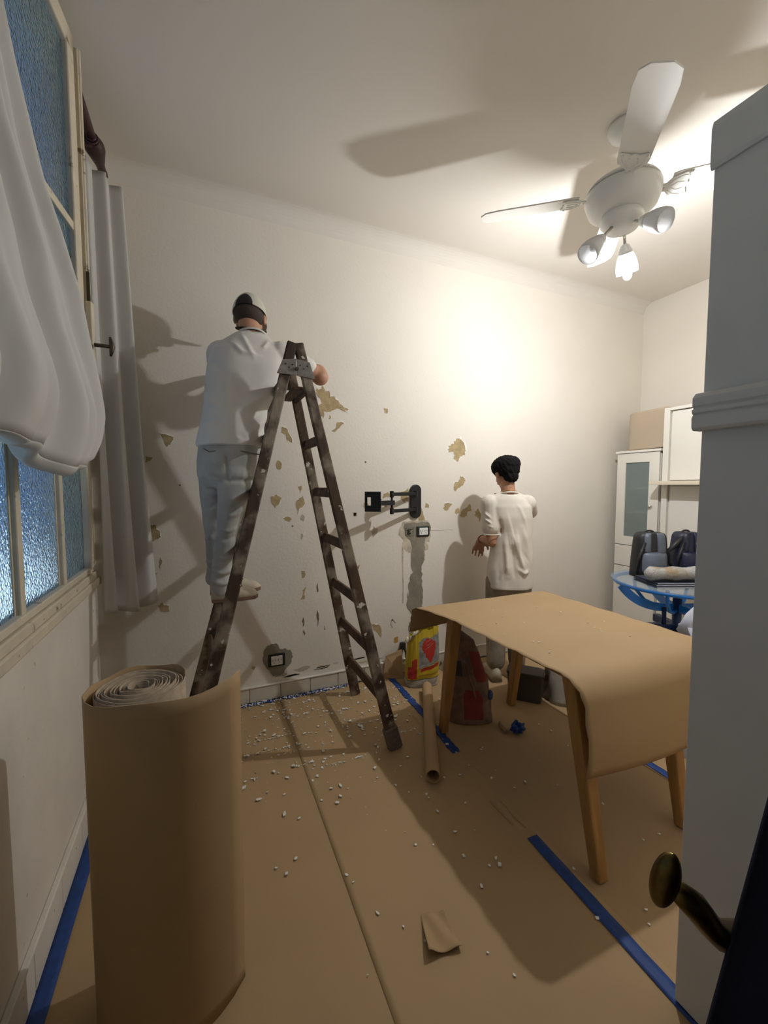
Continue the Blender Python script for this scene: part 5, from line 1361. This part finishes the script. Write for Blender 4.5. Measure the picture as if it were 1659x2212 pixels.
obj('collar', MB().tube([nb+V((0.075*math.cos(a), 0.066*math.sin(a)+0.004, 0.012-0.020*math.sin(a))) for a in [2*PI*k/32 for k in range(32)]], 0.0052, 8, closed=True), M_tee, ts, smooth=True)
# cap: crown, dark rear panel, brim; hair below; neck strap
Z2 = HR
def capP(x, y, z): return HP(x, y, z)
b = MB(); nn = 40
def crown(u, v):
    a = 2*PI*u; ph = PI/2*(1-v)
    lo = 0.018-0.020*math.cos(a-PI/2)*-1*0.0
    r0 = math.cos(ph) if v < 1 else 1
    x = 0.088*math.sin(PI/2*v)*math.cos(a); y = -0.006+0.106*math.sin(PI/2*v)*math.sin(a); z = 0.006+0.020*(math.sin(a)*-0.2)+0.112*math.cos(PI/2*v)
    return HP(x, y, z)
def crown_m(u, v):
    a = 2*PI*u
    return 1 if (math.sin(a) < -0.5 and ((math.cos(a)+0.12)/0.52)**2+((1.0-v)/0.40)**2 < 1) else 0
cp = obj('cap', MB().grid(220, 70, crown, mfn=crown_m, wrap=True), [M_cap, M_capd], man, smooth=True, solid=0.003, fix=False)
def brim(u, v):
    a = PI*(0.12+0.76*u); rr_ = 1+0.75*v*math.sin(a)
    return HP(0.086*math.cos(a)*(1+0.05*v), -0.006+0.104*math.sin(a)*rr_, 0.004-0.018*v-0.01*math.cos(a)**2*v)
obj('brim', MB().grid(20, 8, brim), M_cap, cp, smooth=True, solid=0.004)
b = MB(); b.ell(HP(0, -0.022, -0.004), (0.0815, 0.089, 0.066), 28, 18, HR)
me = fuse('hair', b, 0.006, 2); wobble(me, 0.003, 60, 1)
# keep the hair to the back and sides of the head
bm = bmesh.new(); bm.from_mesh(me)
hfw = hf.normalized()
bmesh.ops.delete(bm, geom=[v for v in bm.verts if (v.co-hc_).dot(hfw) > 0.028 or v.co.z < hc_.z-0.060], context='VERTS'); bm.to_mesh(me); bm.free()
hr = link('hair', me, man); me.materials.append(mat('dark_cropped_hair', (0.05, 0.032, 0.022), 0.8, bump=0.4, bscale=220))
obj('mask_strap', MB().tube([hc_+V((0.078*math.cos(a)+0.002, 0.076*math.sin(a)-0.026, -0.076+0.020*math.sin(a))) for a in [2*PI*k/28 for k in range(28)]], 0.0065, 8, closed=True), M_capd, man, smooth=True, label='black strap round the neck')
shoe(man, V((0.022, 2.222, 0.868)), V((1, 0.03, 0)), 0.225, 0.095, 0.092)
shoe(man, V((0.018, 2.388, 0.868)), V((1, 0.0, 0)), 0.262, 0.095, 0.092)

# ---------------------------------------------------------------- younger worker at the wall
BO = V((2.055, 2.42, 0.0)); ru, rv_ = V((math.cos(YAW), -math.sin(YAW), 0)), V((math.sin(YAW), math.cos(YAW), 0))
def B(u, v, z): return BO+ru*u+rv_*v+V((0, 0, z))
boy = thing('person', 'person with black hair in an off-white T-shirt standing at the wall', 'person', (2.055, 2.42, 0))
b = MB()
bh = B(-0.012, 0.035, 1.545); bf = (rv_*0.9-ru*0.35+V((0, 0, -0.28)))
HP2, HR2 = add_head(b, bh, bf, 0.98)
bn = B(0.004, -0.005, 1.375)
b.cap(bn, B(-0.006, 0.010, 1.50), 0.054, 0.049)
b.loft([ring(B(u, v, z), rx, ry, ru) for u, v, z, rx, ry in ((0.02, 0, 0.74, 0.11, 0.09), (0.02, 0, 0.85, 0.14, 0.10), (0.02, 0, 1.0, 0.12, 0.09), (0.015, 0, 1.15, 0.135, 0.09), (0.01, 0, 1.28, 0.145, 0.085), (0.005, 0, 1.37, 0.08, 0.06))])
bLs, bRs = B(-0.132, 0.0, 1.315), B(0.150, 0.02, 1.32)
bLe, bLw = B(-0.122, -0.035, 1.045), B(-0.165, 0.115, 1.045)
bRe, bRw = B(0.225, 0.17, 1.235), B(0.07, 0.22, 1.31)
b.cap(bLs, bLe, 0.052, 0.043); b.cap(bLe, bLw, 0.042, 0.027)
b.cap(bRs, bRe, 0.050, 0.042); b.cap(bRe, bRw, 0.040, 0.026)
add_hand(b, bLw, V(ru*-0.12+rv_*0.30+V((0, 0, -0.80))), V(rv_*0.9+ru*0.3), 1.0, 0.30, 1)
add_hand(b, bRw, V(ru*-0.6+rv_*0.3+V((0, 0, 0.3))), V(rv_*0.9-ru*0.2), 0.95, 0.6, 1)
for u0 in (-0.065, 0.100):
    b.cap(B(u0, 0, 0.80), B(u0-0.005, 0.02, 0.44), 0.072, 0.050); b.cap(B(u0-0.005, 0.02, 0.44), B(u0-0.01, -0.01, 0.09), 0.050, 0.034); b.cap(B(u0-0.01, -0.01, 0.075), B(u0-0.01, 0.11, 0.045), 0.036, 0.025)
me = fuse('body', b, 0.0055, 3); o = link('body', me, boy); me.materials.append(mat('tan_skin', (0.43, 0.215, 0.125), 0.55, var=0.1, scale=14))
b = MB()
b.loft([ring(B(0.02, 0, z), rx, ry, ru) for z, rx, ry in ((0.66, 0.145, 0.11), (0.74, 0.158, 0.12), (0.88, 0.150, 0.115), (0.96, 0.135, 0.10))])
for u0 in (-0.065, 0.100):
    b.cap(B(u0, 0, 0.74), B(u0-0.005, 0.02, 0.44), 0.092, 0.075); b.cap(B(u0-0.005, 0.02, 0.44), B(u0-0.01, -0.01, 0.135), 0.075, 0.066)
me = fuse('trousers', b, 0.007, 5); wobble(me, 0.010, 26, 7); link('trousers', me, boy); me.materials.append(M_trs2)
shoe(boy, B(-0.078, -0.085, 0.006), rv_*1+ru*-0.12, 0.265, 0.095, 0.085)
shoe(boy, B(0.092, -0.085, 0.006), rv_*1+ru*0.12, 0.265, 0.095, 0.085)
b = MB()
b.loft([ring(B(u, v, z), rx, ry, ru) for u, v, z, rx, ry in ((0.022, 0, 0.700, 0.168, 0.132), (0.022, 0, 0.72, 0.169, 0.132), (0.024, 0, 0.85, 0.164, 0.125), (0.030, 0, 1.0, 0.150, 0.112), (0.030, 0, 1.12, 0.148, 0.108), (0.022, 0, 1.22, 0.158, 0.108), (0.012, 0, 1.30, 0.158, 0.100), (0.006, 0, 1.355, 0.120, 0.082), (0.004, 0, 1.388, 0.075, 0.066))])
b.cap(bLs, bLs.lerp(bLe, 0.50), 0.074, 0.070); b.cap(bLs.lerp(bLe, 0.35), bLs.lerp(bLe, 0.62), 0.069, 0.069)
b.cap(bRs, bRs.lerp(bRe, 0.70), 0.072, 0.062)
b.cap(bLs+ru*0.03+V((0, 0, 0.005)), bn+V((0, 0, -0.015))-ru*0.03, 0.064, 0.056); b.cap(bRs-ru*0.03, bn+V((0, 0, -0.015))+ru*0.03, 0.064, 0.056)
me = fuse('t_shirt', b, 0.0060, 5)
def S(u, z, d=-0.115): return tuple(B(u, d, z))
fl_ = []
for k, (u0, z0, u1, z1) in enumerate(((-0.13, 1.31, -0.075, 1.17), (-0.115, 1.33, -0.045, 1.13), (-0.095, 1.335, -0.02, 1.10), (-0.075, 1.34, 0.0, 1.08), (-0.055, 1.34, 0.02, 1.06))):
    fl_.append(([S(u0, z0), S((u0+u1)/2-0.006, (z0+z1)/2), S(u1, z1), S(u1+0.02, z1-0.12)], 0.0085, 0.010))
fl_ += [([S(0.02, 1.36), S(0.06, 1.29), S(0.10, 1.20), S(0.13, 1.10)], 0.012, 0.013), ([S(0.05, 1.36), S(0.08, 1.30), S(0.12, 1.24)], 0.010, -0.010),
        ([S(-0.05, 1.10), S(-0.035, 0.95), S(-0.03, 0.80)], 0.016, 0.013), ([S(0.03, 1.12), S(0.055, 0.95), S(0.09, 0.83)], 0.015, 0.015), ([S(0.0, 1.05), S(0.01, 0.90), S(0.03, 0.76)], 0.014, -0.013),
        ([S(0.08, 1.15), S(0.13, 1.0), S(0.16, 0.93)], 0.014, 0.012), ([S(0.08, 0.98), S(0.14, 0.90), S(0.185, 0.80)], 0.012, -0.012), ([S(0.04, 0.86), S(0.09, 0.82), S(0.13, 0.84)], 0.012, 0.012),
        ([S(-0.10, 0.92), S(-0.09, 0.82), S(-0.10, 0.74)], 0.014, -0.012), ([S(-0.14, 0.86), S(-0.12, 0.76)], 0.014, 0.010),
        ([S(-0.19, 1.26, -0.05), S(-0.15, 1.22, -0.09), S(-0.10, 1.19)], 0.008, 0.008), ([S(-0.19, 1.22, -0.05), S(-0.15, 1.185, -0.09), S(-0.10, 1.16)], 0.008, 0.008), ([S(-0.18, 1.18, -0.05), S(-0.13, 1.15, -0.09)], 0.008, 0.007),
        ([S(-0.085, 1.22, -0.09), S(-0.072, 1.15, -0.09), S(-0.07, 1.08, -0.07)], 0.012, -0.018)]
folds(me, [(p, w*1.1, a*1.45 if a > 0 else a*0.8) for p, w, a in fl_]); wobble(me, 0.007, 22, 3)
ts2 = link('t_shirt', me, boy); me.materials.append(M_tee2)
obj('collar', MB().tube([bn+ru*(0.066*math.cos(a))+rv_*(0.060*math.sin(a)+0.002)+V((0, 0, 0.014-0.018*math.sin(a))) for a in [2*PI*k/32 for k in range(32)]], 0.006, 8, closed=True), M_tee2, ts2, smooth=True)
obj('sleeve_hem', MB().tube([bLs.lerp(bLe, 0.80)+ru*(0.066*math.cos(a))+rv_*(0.066*math.sin(a)) for a in [2*PI*k/28 for k in range(28)]], 0.004, 6, closed=True), M_tee2, ts2, smooth=True)
# hair: full on top, short at the nape
b = MB(); b.ell(HP2(0, -0.012, 0.048), (0.100, 0.112, 0.082), 28, 18, HR2); b.ell(HP2(0, -0.040, 0.012), (0.084, 0.076, 0.066), 24, 16, HR2); b.ell(HP2(0, -0.055, -0.045), (0.056, 0.050, 0.045), 20, 14, HR2)
b.ell(HP2(0.05, -0.02, 0.06), (0.055, 0.085, 0.065), 20, 14, HR2)
me = fuse('hair', b, 0.0055, 3)
co, no = arrays(me)
rs = np.random.RandomState(4)
d = 0.0016*np.sin(co[:, 0]*210+co[:, 2]*90)+0.0016*np.sin(co[:, 1]*240-co[:, 2]*120)+rs.normal(0, 0.0007, len(co))
co2 = co+no*d[:, None]; me.vertices.foreach_set('co', co2.ravel())
bm = bmesh.new(); bm.from_mesh(me); fwn = bf.normalized()
bmesh.ops.delete(bm, geom=[v for v in bm.verts if (v.co-bh).dot(fwn) > 0.055 and v.co.z < bh.z+0.045], context='VERTS'); bm.to_mesh(me); bm.free()
link('hair', me, boy); me.materials.append(M_hair)
obj('neck_chain', MB().tube([B(0.004+0.060*math.cos(a), 0.0+0.056*math.sin(a), 1.408-0.012*math.sin(a)) for a in [2*PI*k/40 for k in range(40)]], 0.0016, 6, closed=True), mat('gold_chain', (0.7, 0.5, 0.2), 0.3, 1.0), boy, smooth=True)
obj('wrist_band', MB().tube([bLw+(bLe-bLw).normalized()*0.02+V(p)*0.030 for p in [tuple(ru*math.cos(a)+V((0, 0, 1))*math.sin(a)) for a in [2*PI*k/20 for k in range(20)]]], 0.0035, 6, closed=True), M_black, boy, smooth=True)

# ================================================================== PAINT FLAKES
M_flk = mat('white_paint_flake', (0.80, 0.77, 0.70), 0.8, var=0.08, scale=30)
def flake(r, sz):
    n = r.randint(4, 6); a0 = r.random()*6
    p = [(sz*(0.5+0.6*r.random())*math.cos(a0+2*PI*k/n), 0.65*sz*(0.5+0.6*r.random())*math.sin(a0+2*PI*k/n)) for k in range(n)]
    tx, ty = r.uniform(-0.25, 0.25), r.uniform(-0.25, 0.25)
    top = [(x, y, 0.0008+max(0, x*tx+y*ty)+sz*0.12*r.random()) for x, y in p]
    return [(x, y, 0.0) for x, y, z in top]+[(x, y, z+0.0012) for x, y, z in top], n
r = random.Random(21)
protos = []
for k in range(14):
    vs, n = flake(r, 0.0105)
    me = mesh_of('paint_flake', MB().add(vs, [tuple(range(n-1, -1, -1)), tuple(range(n, 2*n))]+[(i, (i+1) % n, n+(i+1) % n, n+i) for i in range(n)]), M_flk)
    protos.append(me)
def put(x, y, z, s, label, group):
    o = bpy.data.objects.new('paint_flake', r.choice(protos)); COL.objects.link(o)
    o.location = (x, y, z); o.rotation_euler = (0, 0, r.random()*6.28); o.scale = (s, s, s)
    tag(o, label, 'paint flake', group)
def blocked(x, y):
    p = Vector((x, y)); a, c = Vector((0.985, 1.66)), Vector((1.405, 2.46)); t = max(0, min(1, (p-a).dot(c-a)/(c-a).length_squared))
    if (p-(a+(c-a)*t)).length < 0.05: return True
    for bx_, by_, br_ in ((1.435, 2.60, 0.16), (1.475, 2.075, 0.16), (0.93, 1.99, 0.07), (0.935, 2.63, 0.06), (-0.13, 1.99, 0.07), (-0.13, 2.63, 0.06), (1.28, 2.74, 0.10), (-0.10, 1.2, 0.24)):
        if (x-bx_)**2+(y-by_)**2 < br_**2: return True
    return False
LFS = (('larger white paint flake on the paper strip along the window wall', 'larger paint flakes on the window-side paper strip'),
       ('larger white paint flake on the paper strip under the step ladder foot', 'larger paint flakes on the paper strip under the ladder'),
       ('larger white paint flake on the paper strip under the covered table', 'larger paint flakes on the paper strip under the table'))
def put_floor(x, y, s):
    k = 0 if x < 0.437 else 1 if x < 1.25 else 2
    put(x, y, 0.0052, s, *LFS[k])
cnt = 0
while cnt < 120:
    x = r.uniform(0.1, 1.25); y = 2.74-abs(r.gauss(0, 0.46))
    if y < 0.9 or blocked(x, y): continue
    put_floor(x, y, r.uniform(0.75, 1.6)); cnt += 1
for k in range(40):
    x, y = r.uniform(0.2, 2.0), r.uniform(0.75, 1.9)
    if not blocked(x, y): put_floor(x, y, r.uniform(0.5, 1.0))
for k in range(22):
    put(1.25+0.72*r.random()**1.7, r.uniform(1.25, 2.02), 0.7475, r.uniform(0.3, 0.75), 'small white paint flake on the paper covering the table', 'paint flakes on the covered table')
b = MB()
for k in range(1700):
    if r.random() < 0.75:
        row = 1.98+0.062*r.randint(0, 12); x = r.uniform(0.05, 1.22); y = row+r.gauss(0, 0.0045)+0.012*math.sin(x*3+row*9)
        if math.sin(row*37+x*5)+math.sin(x*11+row*13) < 0.35: continue
    else: x = r.uniform(0.05, 1.6); y = 2.75-abs(r.gauss(0, 0.5))
    if y < 0.9 or blocked(x, y): continue
    vs, n = flake(r, 0.0030+0.006*r.random()**2); a = r.random()*6.28; c, s = math.cos(a), math.sin(a)
    b.add([(x+c*vx-s*vy, y+s*vx+c*vy, 0.0042+vz) for vx, vy, vz in vs], [tuple(range(n, 2*n))]+[(i, (i+1) % n, n+(i+1) % n, n+i) for i in range(n)])
for k in range(230):
    x = r.uniform(0.05, 0.95); y = 2.772+r.gauss(0, 0.014)
    vs, n = flake(r, 0.004+0.006*r.random()); a = r.random()*6.28; c, s = math.cos(a), math.sin(a)
    b.add([(x+c*vx-s*vy, y+s*vx+c*vy, 0.0060+vz) for vx, vy, vz in vs], [tuple(range(n, 2*n))]+[(i, (i+1) % n, n+(i+1) % n, n+i) for i in range(n)])
o = obj('plaster_crumbs', b, M_flk, None, fix=False)
tag(o, 'scatter of fine white paint and plaster crumbs below the back wall', 'paint crumbs'); o['kind'] = 'stuff'
